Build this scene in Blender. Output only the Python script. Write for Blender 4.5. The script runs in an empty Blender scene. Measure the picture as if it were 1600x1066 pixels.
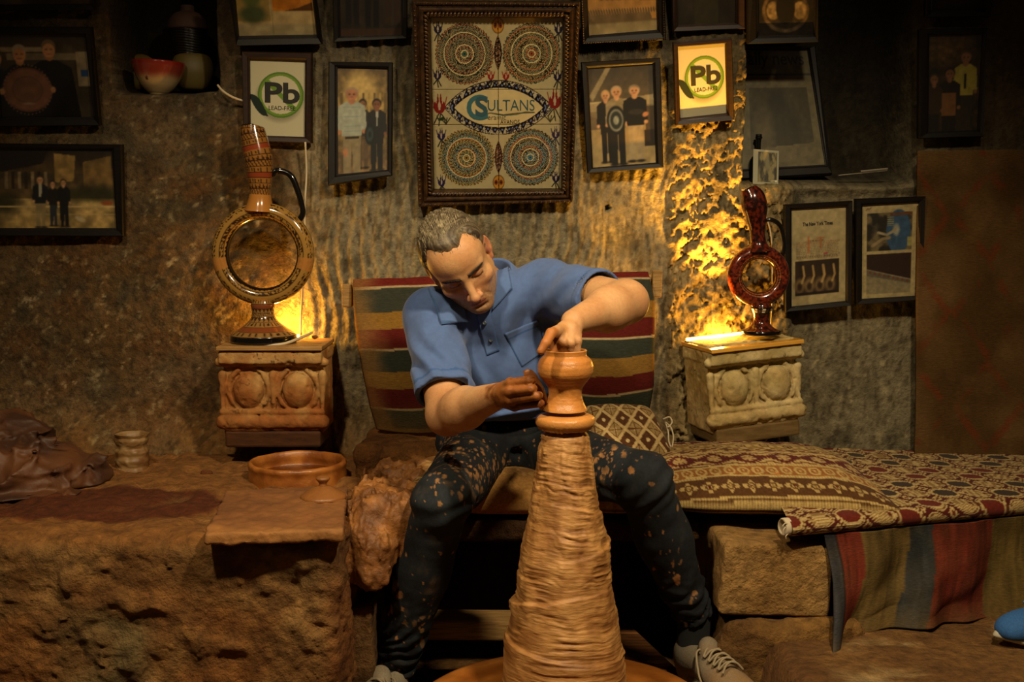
import bpy, math, random
import numpy as np
from mathutils import Vector, Matrix

random.seed(7)
SC = bpy.context.scene
COL = SC.collection
F32 = np.float32

# ------------------------------------------------------------------ camera
FPX, HORIZON = 1780.0, 340.0
PITCH = math.atan((533.0 - HORIZON) / FPX)
CAMZ = 0.91
cam_d = bpy.data.cameras.new('camera')
cam_d.sensor_width = 36.0
cam_d.lens = FPX / 1600.0 * 36.0
cam_d.clip_start = 0.05
cam = bpy.data.objects.new('camera', cam_d)
COL.objects.link(cam)
cam.location = (0, 0, CAMZ)
cam.rotation_euler = (math.pi / 2 - PITCH, 0, 0)
SC.camera = cam
_cp, _sp = math.cos(PITCH), math.sin(PITCH)


def P(px, py, Y):
    """World point on the plane y = Y that the photograph shows at (px, py)."""
    dx, up = px - 800.0, 533.0 - py
    d = np.array([dx, FPX * _cp + up * _sp, -FPX * _sp + up * _cp])
    return np.array([0, 0, CAMZ]) + d * (Y / d[1])


# ------------------------------------------------------------------ world, lamps, exposure
w = bpy.data.worlds.new('world')
SC.world = w
w.use_nodes = True
w.node_tree.nodes['Background'].inputs[0].default_value = (1.0, 0.72, 0.42, 1)
w.node_tree.nodes['Background'].inputs[1].default_value = 0.030
SC.view_settings.view_transform = 'Standard'
SC.view_settings.look = 'None'
SC.view_settings.gamma = 1.0
SC.view_settings.use_curve_mapping = False
SC.view_settings.exposure = 0.50
SC.cycles.max_bounces = 5
SC.cycles.diffuse_bounces = 3
SC.cycles.glossy_bounces = 3
SC.cycles.transparent_max_bounces = 8
SC.cycles.caustics_reflective = False
SC.cycles.caustics_refractive = False


def spot(name, loc, target, energy, color, size, blend, radius):
    l = bpy.data.lights.new(name, 'SPOT')
    l.energy, l.color = energy, color
    l.spot_size, l.spot_blend, l.shadow_soft_size = math.radians(size), blend, radius
    o = bpy.data.objects.new(name, l)
    COL.objects.link(o)
    o.location = loc
    o.rotation_euler = (Vector(target) - Vector(loc)).to_track_quat('-Z', 'Y').to_euler()
    return o


WARM = (1.0, 0.80, 0.50)
spot('ceiling_spot_right', (0.66, 1.00, 2.25), (0.10, 2.50, 0.36), 152, WARM, 84, 1.0, 0.07)
spot('ceiling_spot_left', (-0.75, 1.05, 2.25), (-0.24, 2.50, 0.30), 94, WARM, 84, 1.0, 0.07)


def bulb(name, loc, energy, color, radius=0.01):
    l = bpy.data.lights.new(name, 'POINT')
    l.energy, l.color, l.shadow_soft_size = energy, color, radius
    o = bpy.data.objects.new(name, l)
    COL.objects.link(o)
    o.location = loc
    return o


AMBER = (1.0, 0.47, 0.05)

# ------------------------------------------------------------------ noise
_rng = np.random.default_rng(11)
_T3 = _rng.uniform(-1, 1, (64, 64, 64)).astype(F32)


def vnoise(p):
    p = np.asarray(p, F32)
    i = np.floor(p).astype(np.int32)
    f = p - i
    f = f * f * (3 - 2 * f)
    a = i & 63
    b = (i + 1) & 63
    x0, y0, z0, x1, y1, z1 = a[..., 0], a[..., 1], a[..., 2], b[..., 0], b[..., 1], b[..., 2]
    fx, fy, fz = f[..., 0], f[..., 1], f[..., 2]
    c00 = _T3[x0, y0, z0] * (1 - fx) + _T3[x1, y0, z0] * fx
    c10 = _T3[x0, y1, z0] * (1 - fx) + _T3[x1, y1, z0] * fx
    c01 = _T3[x0, y0, z1] * (1 - fx) + _T3[x1, y0, z1] * fx
    c11 = _T3[x0, y1, z1] * (1 - fx) + _T3[x1, y1, z1] * fx
    c0 = c00 * (1 - fy) + c10 * fy
    c1 = c01 * (1 - fy) + c11 * fy
    return c0 * (1 - fz) + c1 * fz


def fbm(p, scale=1.0, octv=4, gain=0.5):
    p = np.asarray(p, F32) * np.asarray(scale, F32)
    out, a, tot = 0, 1.0, 0
    for k in range(octv):
        out = out + a * vnoise(p + 17.3 * k)
        tot += a
        p = p * 2.03
        a *= gain
    return out / tot


def ridged(p, scale=1.0, octv=4, gain=0.5):
    p = np.asarray(p, F32) * np.asarray(scale, F32)
    out, a, tot = 0, 1.0, 0
    for k in range(octv):
        out = out + a * (1 - np.abs(vnoise(p + 9.1 * k)) * 2)
        tot += a
        p = p * 2.03
        a *= gain
    return out / tot


def sstep(a, b, x):
    t = np.clip((x - a) / (b - a), 0, 1)
    return t * t * (3 - 2 * t)


def lin(c):
    if isinstance(c, str):
        c = c.lstrip('#')
        c = [int(c[i:i + 2], 16) / 255 for i in (0, 2, 4)]
    c = np.asarray(c, float)
    return np.where(c <= 0.04045, c / 12.92, ((c + 0.055) / 1.055) ** 2.4)


def srgb(h):
    h = h.lstrip('#')
    return np.array([int(h[i:i + 2], 16) / 255 for i in (0, 2, 4)])


def mixc(a, b, t):
    t = np.asarray(t)[..., None]
    return a * (1 - t) + b * t


# ------------------------------------------------------------------ materials
def mat(name, c1=(1, 1, 1), c2=None, nscale=8.0, stretch=(1, 1, 1), rough=0.8, attr=False, bump=0.0, bscale=60.0, bstretch=(1, 1, 1),
        coat=0.0, metal=0.0, spec=0.5, emit=None, estr=0.0, sheen=0.0, sss=0.0, contrast=0.3, bdetail=5.0):
    m = bpy.data.materials.new(name)
    m.use_nodes = True
    nt = m.node_tree
    b = nt.nodes['Principled BSDF']
    L = nt.links.new
    tc = nt.nodes.new('ShaderNodeTexCoord')

    def noise(scale, st, detail=5.0):
        mp = nt.nodes.new('ShaderNodeMapping')
        mp.inputs['Scale'].default_value = st
        L(tc.outputs['Object'], mp.inputs['Vector'])
        n = nt.nodes.new('ShaderNodeTexNoise')
        n.inputs['Scale'].default_value = scale
        n.inputs['Detail'].default_value = detail
        n.inputs['Roughness'].default_value = 0.66
        L(mp.outputs[0], n.inputs['Vector'])
        return n.outputs['Fac']
    c1l = (*lin(c1), 1) if isinstance(c1, str) else (*c1, 1)
    if attr:
        a = nt.nodes.new('ShaderNodeAttribute')
        a.attribute_name = 'Col'
        src = a.outputs['Color']
        if c2 is not None:
            mx = nt.nodes.new('ShaderNodeMix')
            mx.data_type = 'RGBA'
            mx.blend_type = 'MULTIPLY'
            mx.inputs['Factor'].default_value = 1.0
            rp = nt.nodes.new('ShaderNodeMapRange')
            rp.inputs['From Min'].default_value = 0.3
            rp.inputs['From Max'].default_value = 0.7
            rp.inputs['To Min'].default_value = 1.0 - c2
            rp.inputs['To Max'].default_value = 1.0 + c2
            L(noise(nscale, stretch), rp.inputs['Value'])
            L(src, mx.inputs['A'])
            L(rp.outputs[0], mx.inputs['B'])
            src = mx.outputs['Result']
        L(src, b.inputs['Base Color'])
    elif c2 is not None:
        r = nt.nodes.new('ShaderNodeValToRGB')
        r.color_ramp.elements[0].position = 0.5 - contrast / 2
        r.color_ramp.elements[1].position = 0.5 + contrast / 2
        r.color_ramp.elements[0].color = c1l
        r.color_ramp.elements[1].color = (*lin(c2), 1) if isinstance(c2, str) else (*c2, 1)
        L(noise(nscale, stretch), r.inputs['Fac'])
        L(r.outputs['Color'], b.inputs['Base Color'])
    else:
        b.inputs['Base Color'].default_value = c1l
    b.inputs['Roughness'].default_value = rough
    b.inputs['Metallic'].default_value = metal
    b.inputs['Specular IOR Level'].default_value = spec
    b.inputs['Coat Weight'].default_value = coat
    b.inputs['Coat Roughness'].default_value = 0.08
    b.inputs['Sheen Weight'].default_value = sheen
    if sss:
        b.inputs['Subsurface Weight'].default_value = sss
        b.inputs['Subsurface Radius'].default_value = (0.012, 0.005, 0.003)
        b.inputs['Subsurface Scale'].default_value = 0.5
    if emit is not None:
        b.inputs['Emission Color'].default_value = (*emit, 1)
        b.inputs['Emission Strength'].default_value = estr
    if bump:
        bn = nt.nodes.new('ShaderNodeBump')
        bn.inputs['Strength'].default_value = 1.0
        bn.inputs['Distance'].default_value = bump
        L(noise(bscale, bstretch, bdetail), bn.inputs['Height'])
        L(bn.outputs[0], b.inputs['Normal'])
    return m


def glass_mat(name):
    m = bpy.data.materials.new(name)
    m.use_nodes = True
    nt = m.node_tree
    nt.nodes.remove(nt.nodes['Principled BSDF'])
    t = nt.nodes.new('ShaderNodeBsdfTransparent')
    t.inputs[0].default_value = (0.97, 0.98, 0.96, 1)
    g = nt.nodes.new('ShaderNodeBsdfGlossy')
    g.inputs['Roughness'].default_value = 0.06
    fr = nt.nodes.new('ShaderNodeFresnel')
    fr.inputs[0].default_value = 1.45
    mx = nt.nodes.new('ShaderNodeMixShader')
    nt.links.new(fr.outputs[0], mx.inputs[0])
    nt.links.new(t.outputs[0], mx.inputs[1])
    nt.links.new(g.outputs[0], mx.inputs[2])
    nt.links.new(mx.outputs[0], nt.nodes['Material Output'].inputs[0])
    return m


# ------------------------------------------------------------------ objects
def tag(o, label=None, cat=None, group=None, kind=None):
    for k, v in (('label', label), ('category', cat), ('group', group), ('kind', kind)):
        if v:
            o[k] = v
    return o


def empty(name, label, cat, loc=(0, 0, 0), group=None):
    o = bpy.data.objects.new(name, None)
    o.empty_display_size = 0.02
    COL.objects.link(o)
    o.location = loc
    return tag(o, label, cat, group)


def mesh(name, V, Fq, m, parent=None, col=None, smooth=True, label=None):
    """One mesh object from arrays (world coordinates; kept in place under its parent)."""
    V = np.asarray(V, F32).reshape(-1, 3)
    Fq = np.asarray(Fq)
    me = bpy.data.meshes.new(name)
    org = np.zeros(3)
    if parent is not None:
        org = np.array(parent.get('_org', (0, 0, 0)) if False else PORG.get(parent.name, (0, 0, 0)))
    me.vertices.add(len(V))
    me.vertices.foreach_set('co', (V - org.astype(F32)).ravel())
    k = Fq.shape[1]
    me.loops.add(Fq.size)
    me.loops.foreach_set('vertex_index', Fq.astype(np.int32).ravel())
    me.polygons.add(len(Fq))
    me.polygons.foreach_set('loop_start', np.arange(0, Fq.size, k, dtype=np.int32))
    me.polygons.foreach_set('loop_total', np.full(len(Fq), k, np.int32))
    me.update(calc_edges=True)
    me.validate()
    if smooth:
        me.shade_smooth()
    else:
        me.shade_flat()
    if col is not None:
        at = me.color_attributes.new('Col', 'FLOAT_COLOR', 'POINT')
        c = np.ones((len(V), 4), F32)
        c[:, :3] = np.asarray(col).reshape(-1, 3)
        at.data.foreach_set('color', c.ravel())
    me.materials.append(m)
    o = bpy.data.objects.new(name, me)
    COL.objects.link(o)
    if parent is not None:
        o.parent = parent
        PORG[o.name] = tuple(org)
    else:
        PORG[o.name] = (0, 0, 0)
    if label:
        o['label'] = label
    return o


PORG = {}      # world origin of every object used as a parent (all are unrotated)


def thing(name, label, cat, loc=(0, 0, 0), group=None):
    o = empty(name, label, cat, tuple(float(v) for v in loc), group)
    PORG[o.name] = tuple(float(v) for v in loc)
    return o


def grid_faces(nu, nv, wu=False, wv=False):
    iu = np.arange(nu if wu else nu - 1)
    iv = np.arange(nv if wv else nv - 1)
    a, b = np.meshgrid(iu, iv, indexing='ij')
    a2, b2 = (a + 1) % nu, (b + 1) % nv
    return np.stack([a * nv + b, a2 * nv + b, a2 * nv + b2, a * nv + b2], -1).reshape(-1, 4)


def rotz(a):
    c, s = math.cos(a), math.sin(a)
    return np.array([[c, -s, 0], [s, c, 0], [0, 0, 1]])


def roty(a):
    c, s = math.cos(a), math.sin(a)
    return np.array([[c, 0, s], [0, 1, 0], [-s, 0, c]])


def rotx(a):
    c, s = math.cos(a), math.sin(a)
    return np.array([[1, 0, 0], [0, c, -s], [0, s, c]])


def lathe(prof, n=64, center=(0, 0, 0), R=None, closed=False):
    """prof: (k,2) of (r,z). Returns V, F (poles left as tiny rings)."""
    prof = np.asarray(prof, float)
    th = np.linspace(0, 2 * math.pi, n, endpoint=False)
    r, z = prof[:, 0][:, None], prof[:, 1][:, None]
    V = np.stack([r * np.cos(th), r * np.sin(th), z + 0 * th], -1)
    V = V.reshape(-1, 3)
    if R is not None:
        V = V @ R.T
    return V + np.asarray(center), grid_faces(len(prof), n, closed, True)[:, ::-1]


def smooth_prof(pts, n):
    """Catmull-Rom through pts, n samples."""
    pts = np.asarray(pts, float)
    q = np.vstack([2 * pts[0] - pts[1], pts, 2 * pts[-1] - pts[-2]])
    seg = np.linalg.norm(np.diff(pts, axis=0), axis=1)
    s = np.concatenate([[0], np.cumsum(seg)])
    t = np.linspace(0, s[-1], n)
    i = np.clip(np.searchsorted(s, t, 'right') - 1, 0, len(pts) - 2)
    u = ((t - s[i]) / np.maximum(seg[i], 1e-9))[:, None]
    p0, p1, p2, p3 = q[i], q[i + 1], q[i + 2], q[i + 3]
    return 0.5 * ((2 * p1) + (-p0 + p2) * u + (2 * p0 - 5 * p1 + 4 * p2 - p3) * u ** 2 + (-p0 + 3 * p1 - 3 * p2 + p3) * u ** 3)


def tube(path, r, n=10, k=None, smooth=True):
    """Tube with capped (tapered) ends along a path; r scalar or per control point."""
    path = np.asarray(path, float)
    rr = np.full(len(path), r, float) if np.isscalar(r) else np.asarray(r, float)
    if smooth and len(path) > 2:
        k = k or len(path) * 6
        pr = smooth_prof(np.hstack([path, rr[:, None]]), k)
        path, rr = pr[:, :3], pr[:, 3]
    path = np.vstack([path[0] , path, path[-1]])
    rr = np.concatenate([[1e-5], rr, [1e-5]])
    d = np.gradient(path, axis=0)
    d[0], d[-1] = d[1], d[-2]
    d /= np.maximum(np.linalg.norm(d, axis=1, keepdims=True), 1e-9)
    nrm = np.cross(d[0], [0.31, 0.2, 0.93])
    nrm /= np.linalg.norm(nrm)
    th = np.linspace(0, 2 * math.pi, n, endpoint=False)
    V = []
    for i in range(len(path)):
        nrm = nrm - d[i] * np.dot(nrm, d[i])
        nrm /= np.linalg.norm(nrm)
        b = np.cross(d[i], nrm)
        V.append(path[i] + rr[i] * (np.cos(th)[:, None] * nrm + np.sin(th)[:, None] * b))
    return np.concatenate(V), grid_faces(len(path), n, False, True)


def join(parts):
    V, Fl, o = [], [], 0
    for v, f in parts:
        v = np.asarray(v).reshape(-1, 3)
        V.append(v)
        Fl.append(np.asarray(f) + o)
        o += len(v)
    return np.concatenate(V), np.concatenate(Fl)


def box(c, s, R=None, bev=0.0):
    """Bevelled box (chamfered edges): V, quads + corner quads (degenerate)."""
    c, s = np.asarray(c, float), np.asarray(s, float) / 2
    b = min(bev, s.min() * 0.9)
    xs = lambda h: np.array([-h, -h + b, h - b, h])
    n = 4
    # deform a 4x4x4 surface grid so that edges are chamfered
    V, idx, Fq = [], {}, []

    def vid(i, j, k):
        key = (i, j, k)
        if key not in idx:
            p = np.array([xs(s[0])[i], xs(s[1])[j], xs(s[2])[k]])
            ext = [i in (0, 3), j in (0, 3), k in (0, 3)]
            if sum(ext) >= 2:
                p = p - np.sign(p) * np.array(ext) * b * (0.3 if sum(ext) == 2 else 0.42)
            idx[key] = len(V)
            V.append(p)
        return idx[key]
    for a in range(3):
        for e in (0, 3):
            for i in range(3):
                for j in range(3):
                    q = []
                    for (di, dj) in ((0, 0), (1, 0), (1, 1), (0, 1)):
                        t = [0, 0, 0]
                        t[a] = e
                        t[(a + 1) % 3] = i + di
                        t[(a + 2) % 3] = j + dj
                        q.append(vid(*t))
                    Fq.append(q if e == 3 else q[::-1])
    V = np.array(V)
    if R is not None:
        V = V @ np.asarray(R).T
    return V + c, np.array(Fq)


# ------------------------------------------------------------------ signed distance sculpting
def smin(a, b, k):
    if k <= 0:
        return np.minimum(a, b)
    h = np.clip(0.5 + 0.5 * (b - a) / k, 0, 1)
    return b * (1 - h) + a * h - k * h * (1 - h)


def smax(a, b, k):
    return -smin(-a, -b, k)


def cone_sd(a, b, r1, r2):
    a, b = np.asarray(a, F32), np.asarray(b, F32)
    ba = b - a
    L2 = float(ba @ ba) + 1e-12

    def f(p):
        h = np.clip((p - a) @ ba / L2, 0, 1)
        return np.linalg.norm(p - a - h[:, None] * ba, axis=1) - (r1 + (r2 - r1) * h)
    return f, (a + b) / 2, math.sqrt(L2) / 2 + max(r1, r2)


def ell_sd(c, r, R=None):
    c, r = np.asarray(c, F32), np.asarray(r, F32)
    R = None if R is None else np.asarray(R, F32)

    def f(p):
        q = p - c
        if R is not None:
            q = q @ R
        k0 = np.linalg.norm(q / r, axis=1)
        k1 = np.linalg.norm(q / (r * r), axis=1)
        return k0 * (k0 - 1) / np.maximum(k1, 1e-6)
    return f, c, float(r.max())


def box_sd(c, s, R=None, rad=0.004):
    c, hs = np.asarray(c, F32), np.asarray(s, F32) / 2 - rad
    R = None if R is None else np.asarray(R, F32)

    def f(p):
        q = p - c
        if R is not None:
            q = q @ R
        q = np.abs(q) - hs
        return np.linalg.norm(np.maximum(q, 0), axis=1) + np.minimum(q.max(axis=1), 0) - rad
    return f, c, float(np.linalg.norm(hs)) + rad


class Sdf:
    def __init__(self):
        self.ops = []
        self.post = None

    def add(self, prim, k=0.01):
        self.ops.append((prim, k, 0))
        return self

    def cut(self, prim, k=0.005):
        self.ops.append((prim, k, 1))
        return self

    def __call__(self, p):
        p = np.asarray(p, F32)
        d = np.full(len(p), 0.5, F32)
        for (f, c, R), k, op in self.ops:
            m = np.nonzero(((p - c) ** 2).sum(1) < (R + 0.05 + k) ** 2)[0]
            if not len(m):
                continue
            v = f(p[m])
            d[m] = smax(d[m], -v, k) if op else smin(d[m], v, k)
        if self.post is not None:
            d = self.post(p, d)
        return d

    def bounds(self, pad=0.03):
        lo = np.min([c - R for (f, c, R), k, op in self.ops if not op], axis=0) - pad
        hi = np.max([c + R for (f, c, R), k, op in self.ops if not op], axis=0) + pad
        return lo, hi


def surfnet(sdf, h, lo=None, hi=None, c=5, slack=1.15):
    if lo is None:
        lo, hi = sdf.bounds()
    lo, hi = np.asarray(lo, F32), np.asarray(hi, F32)
    nc = np.ceil((hi - lo) / (h * c)).astype(int)
    n = nc * c
    g = np.stack(np.meshgrid(*[(np.arange(k) + 0.5) * h * c for k in nc], indexing='ij'), -1).reshape(-1, 3).astype(F32) + lo
    dv = np.concatenate([sdf(g[i:i + 300000]) for i in range(0, len(g), 300000)])
    A = (np.abs(dv) < h * c * slack).reshape(nc)
    for ax in range(3):
        A = np.repeat(A, c, axis=ax)
    M = np.zeros(n + 1, bool)
    sl = (slice(0, -1), slice(1, None))
    for i in range(2):
        for j in range(2):
            for k in range(2):
                M[sl[i], sl[j], sl[k]] |= A
    idx = np.argwhere(M)
    D = np.full(n + 1, 1.0, F32)
    vals = np.empty(len(idx), F32)
    for i in range(0, len(idx), 250000):
        vals[i:i + 250000] = sdf(idx[i:i + 250000].astype(F32) * h + lo)
    D[M] = vals
    S = D < 0
    cnt = np.zeros(n, np.int8)
    for i in range(2):
        for j in range(2):
            for k in range(2):
                cnt += S[sl[i], sl[j], sl[k]]
    mixed = A & (cnt > 0) & (cnt < 8)
    cells = np.argwhere(mixed)
    vid = np.full(n, -1, np.int32)
    vid[mixed] = np.arange(len(cells))
    corners = np.array([[i, j, k] for i in range(2) for j in range(2) for k in range(2)])
    cv = np.stack([D[cells[:, 0] + a, cells[:, 1] + b, cells[:, 2] + e] for a, b, e in corners], 1)
    acc = np.zeros((len(cells), 3), F32)
    num = np.zeros(len(cells), F32)
    for x in range(8):
        for y in range(x + 1, 8):
            if np.abs(corners[x] - corners[y]).sum() == 1:
                s = (cv[:, x] < 0) != (cv[:, y] < 0)
                t = cv[s, x] / (cv[s, x] - cv[s, y])
                acc[s] += corners[x] + t[:, None] * (corners[y] - corners[x])
                num[s] += 1
    V = (cells + acc / num[:, None]) * h + lo
    Q = []
    for ax in range(3):
        sh = [slice(None)] * 3
        s0, s1 = list(sh), list(sh)
        s0[ax], s1[ax] = slice(0, -1), slice(1, None)
        e = np.argwhere((S[tuple(s0)] != S[tuple(s1)]) & M[tuple(s0)] & M[tuple(s1)])
        a1, a2 = (ax + 1) % 3, (ax + 2) % 3
        e = e[(e[:, a1] > 0) & (e[:, a2] > 0) & (e[:, a1] < n[a1]) & (e[:, a2] < n[a2])]
        qs = []
        for d1, d2 in ((-1, -1), (0, -1), (0, 0), (-1, 0)):
            q = e.copy()
            q[:, a1] += d1
            q[:, a2] += d2
            qs.append(vid[q[:, 0], q[:, 1], q[:, 2]])
        q = np.stack(qs, 1)
        flip = ~S[e[:, 0], e[:, 1], e[:, 2]]
        q[flip] = q[flip][:, ::-1]
        Q.append(q[(q >= 0).all(1)])
    return V, np.concatenate(Q)


def trace(sdf, px, py, y0=1.2, y1=3.2):
    """Points where the sight lines of photograph pixels meet a sculpted surface."""
    px, py = np.broadcast_arrays(np.asarray(px, float), np.asarray(py, float))
    d = np.stack([px - 800.0, FPX * _cp + (533 - py) * _sp, -FPX * _sp + (533 - py) * _cp], -1)
    d /= np.linalg.norm(d, axis=-1, keepdims=True)
    sh = px.shape
    d = d.reshape(-1, 3)
    t = np.full(len(d), y0)
    o = np.array([0, 0, CAMZ])
    for _ in range(160):
        v = sdf((o + d * t[:, None]).astype(F32))
        t = np.where(t < y1 * 1.05, t + np.clip(v, -0.01, 0.02) * 0.8, t)
    return (o + d * t[:, None]).reshape(*sh, 3)


# ------------------------------------------------------------------ painting flat prints
class Canvas:
    """A flat print: colours (sRGB while painting) on a w x h raster that becomes the vertices of a print."""

    def __init__(s, w, h, bg='#ffffff', aspect=None):
        asp_ = w / h
        if w < 200:
            w, h = int(w * .86), int(h * .86)
        s.w, s.h = w, h
        s.a = np.empty((h, w, 3))
        s.a[:] = srgb(bg)
        s.asp = aspect or asp_
        s.u, s.v = np.meshgrid(np.linspace(0, 1, w), np.linspace(0, 1, h))

    def soften(s, n=1):
        for _ in range(n):
            p = np.pad(s.a, ((1, 1), (1, 1), (0, 0)), 'edge')
            s.a = (p[1:-1, 1:-1] * 2 + p[:-2, 1:-1] + p[2:, 1:-1] + p[1:-1, :-2] + p[1:-1, 2:]) / 6
        return s

    def put(s, m, c):
        c = srgb(c) if isinstance(c, str) else np.asarray(c)
        m = np.clip(m.astype(float), 0, 1)[..., None]
        s.a = s.a * (1 - m) + c * m

    def _edge(s, d, soft=None):
        e = soft or 0.7 / s.w
        return np.clip(0.5 - d / (2 * e), 0, 1)

    def ell(s, cx, cy, rx, ry, c, soft=None, rot=0):
        x, y = (s.u - cx), (s.v - cy) / s.asp
        ry = ry / s.asp
        if rot:
            ca, sa = math.cos(rot), math.sin(rot)
            x, y = x * ca + y * sa, -x * sa + y * ca
        k = np.sqrt((x / rx) ** 2 + (y / ry) ** 2)
        s.put(s._edge((k - 1) * min(rx, ry), soft), c)
        return s

    def rect(s, x0, y0, x1, y1, c):
        s.put((s.u >= x0) & (s.u <= x1) & (s.v >= y0) & (s.v <= y1), c)
        return s

    def poly(s, pts, c):
        ins = np.zeros(s.u.shape, bool)
        n = len(pts)
        for i in range(n):
            (x0, y0), (x1, y1) = pts[i], pts[(i + 1) % n]
            if y0 == y1:
                continue
            cr = ((s.v > min(y0, y1)) & (s.v <= max(y0, y1)))
            ins ^= cr & (s.u < x0 + (s.v - y0) / (y1 - y0) * (x1 - x0))
        s.put(ins, c)
        return s

    def line(s, pts, wd, c):
        m = np.zeros(s.u.shape)
        for (x0, y0), (x1, y1) in zip(pts[:-1], pts[1:]):
            ax, ay = x1 - x0, (y1 - y0) / s.asp
            px, py = s.u - x0, (s.v - y0) / s.asp
            t = np.clip((px * ax + py * ay) / (ax * ax + ay * ay + 1e-9), 0, 1)
            m = np.maximum(m, s._edge(np.hypot(px - t * ax, py - t * ay) - wd / 2))
        s.put(m, c)
        return s

    def shade(s, amp, scale, seed=0.0):
        n = fbm(np.stack([s.u * scale, s.v * scale / s.asp, 0 * s.u + seed], -1), 1, 4)
        s.a = np.clip(s.a * (1 + amp * n[..., None]), 0, 1)
        return s

    def vgrad(s, y0, y1, c0, c1):
        m = (s.v >= y0) & (s.v <= y1)
        t = np.clip((s.v - y0) / max(y1 - y0, 1e-6), 0, 1)
        col = mixc(srgb(c0), srgb(c1), t)
        s.a[m] = col[m]
        return s

    def person(s, cx, top, bot, top_c, leg_c, skin='#c79a78', hair='#3a3028', wd=1.0, long_coat=False, arms=None):
        H = bot - top
        k = H / s.asp if False else H
        hw = H * 0.062 / s.asp * wd        # half head width in u
        sw = H * 0.13 / s.asp * wd
        yh = top + H * 0.07
        s.poly([(cx - sw * .68, top + H * .5), (cx + sw * .68, top + H * .5), (cx + sw * .62, bot - H * .02), (cx + sw * .12, bot - H * .02), (cx, top + H * .58), (cx - sw * .12, bot - H * .02), (cx - sw * .62, bot - H * .02)], leg_c)
        s.ell(cx - sw * .4, bot - H * .015, sw * .4, H * .018, '#1c1714').ell(cx + sw * .4, bot - H * .015, sw * .4, H * .018, '#1c1714')
        e = .62 if long_coat else .52
        s.poly([(cx - sw * .45, top + H * .15), (cx + sw * .45, top + H * .15), (cx + sw, top + H * .2), (cx + sw * 1.12, top + H * .46), (cx + sw * .78, top + H * .46), (cx + sw * .74, top + H * e), (cx - sw * .74, top + H * e), (cx - sw * .78, top + H * .46), (cx - sw * 1.12, top + H * .46), (cx - sw, top + H * .2)], top_c)
        s.ell(cx - sw * .95, top + H * .48, hw * .4, H * .025, skin).ell(cx + sw * .95, top + H * .48, hw * .4, H * .025, skin)
        s.ell(cx, top + H * .14, hw * .55, H * .04, skin)
        s.ell(cx, yh - H * .012, hw * 1.08, H * .068, hair)
        s.ell(cx, yh + H * .006, hw * .9, H * .06, skin)
        s.ell(cx - hw * .35, yh, hw * .14, H * .008, '#2a201a').ell(cx + hw * .35, yh, hw * .14, H * .008, '#2a201a').ell(cx, yh + H * .03, hw * .3, H * .007, '#8a5548')
        return s


def print_mesh(name, cv, corners, m, parent, off=0.0, label=None):
    """corners TL, TR, BR, BL (world)."""
    tl, tr, br, bl = [np.asarray(c, float) for c in corners]
    u, v = cv.u[..., None], cv.v[..., None]
    V = (tl * (1 - u) + tr * u) * (1 - v) + (bl * (1 - u) + br * u) * v
    nrm = np.cross(tr - tl, bl - tl)
    nrm = nrm / np.linalg.norm(nrm)
    if nrm[1] > 0:
        nrm = -nrm
    return mesh(name, V + nrm * off, grid_faces(cv.h, cv.w)[:, ::-1], m, parent, lin(np.clip(cv.a, 0, 1)), label=label)


def text_mesh(name, body, corners, uv_box, m, parent, off=0.0012, bold=0.0, shear=0.0, fit='box', spacing=1.0):
    """Flat lettering laid into uv_box (u0,v0,u1,v1; v downwards) of a quad."""
    cu = bpy.data.curves.new(name, 'FONT')
    cu.body = body
    cu.offset = bold
    cu.shear = shear
    cu.space_character = spacing
    cu.resolution_u = 4
    tmp = bpy.data.objects.new('tmp_text', cu)
    COL.objects.link(tmp)
    dg = bpy.context.evaluated_depsgraph_get()
    dg.update()
    me = bpy.data.meshes.new_from_object(tmp.evaluated_get(dg))
    bpy.data.objects.remove(tmp)
    bpy.data.curves.remove(cu)
    n = len(me.vertices)
    co = np.empty(n * 3, F32)
    me.vertices.foreach_get('co', co)
    co = co.reshape(-1, 3)
    x = (co[:, 0] - co[:, 0].min()) / max(np.ptp(co[:, 0]), 1e-6)
    y = (co[:, 1] - co[:, 1].min()) / max(np.ptp(co[:, 1]), 1e-6)
    u0, v0, u1, v1 = uv_box
    u = (u0 + (u1 - u0) * x)[:, None]
    v = (v1 + (v0 - v1) * y)[:, None]
    tl, tr, br, bl = [np.asarray(c, float) for c in corners]
    V = (tl * (1 - u) + tr * u) * (1 - v) + (bl * (1 - u) + br * u) * v
    nrm = np.cross(tr - tl, bl - tl)
    nrm = nrm / np.linalg.norm(nrm)
    if nrm[1] > 0:
        nrm = -nrm
    V = V + nrm * off - np.array(PORG.get(parent.name, (0, 0, 0)))
    me.vertices.foreach_set('co', V.astype(F32).ravel())
    me.update()
    me.materials.clear()
    me.materials.append(m)
    me.name = name
    o = bpy.data.objects.new(name, me)
    COL.objects.link(o)
    o.parent = parent
    return o
# ------------------------------------------------------------------ shared materials
M_WALL = mat('cave_wall', attr=True, c2=0.30, nscale=70, rough=0.93, bump=0.010, bscale=60, spec=0.2, bdetail=7)
M_CLAY_DRY = mat('dry_clay', attr=True, c2=0.45, nscale=34, rough=0.9, bump=0.018, bscale=48, spec=0.25, bdetail=7)
M_CLAY_WET = mat('wet_clay', attr=True, c2=0.14, nscale=26, rough=0.33, bump=0.0012, bscale=120, spec=0.5)
M_STONE = mat('carved_stone', attr=True, c2=0.25, nscale=40, rough=0.85, bump=0.0016, bscale=130, spec=0.25)
M_FABRIC = mat('woven_fabric', attr=True, c2=0.28, nscale=160, rough=0.95, bump=0.0008, bscale=420, spec=0.1, sheen=0.05)
M_KILIM = mat('kilim_weave', attr=True, c2=0.30, nscale=90, stretch=(1, 1, 5), rough=0.95, bump=0.0012, bscale=300, bstretch=(0.4, 1, 1), spec=0.1)
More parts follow.
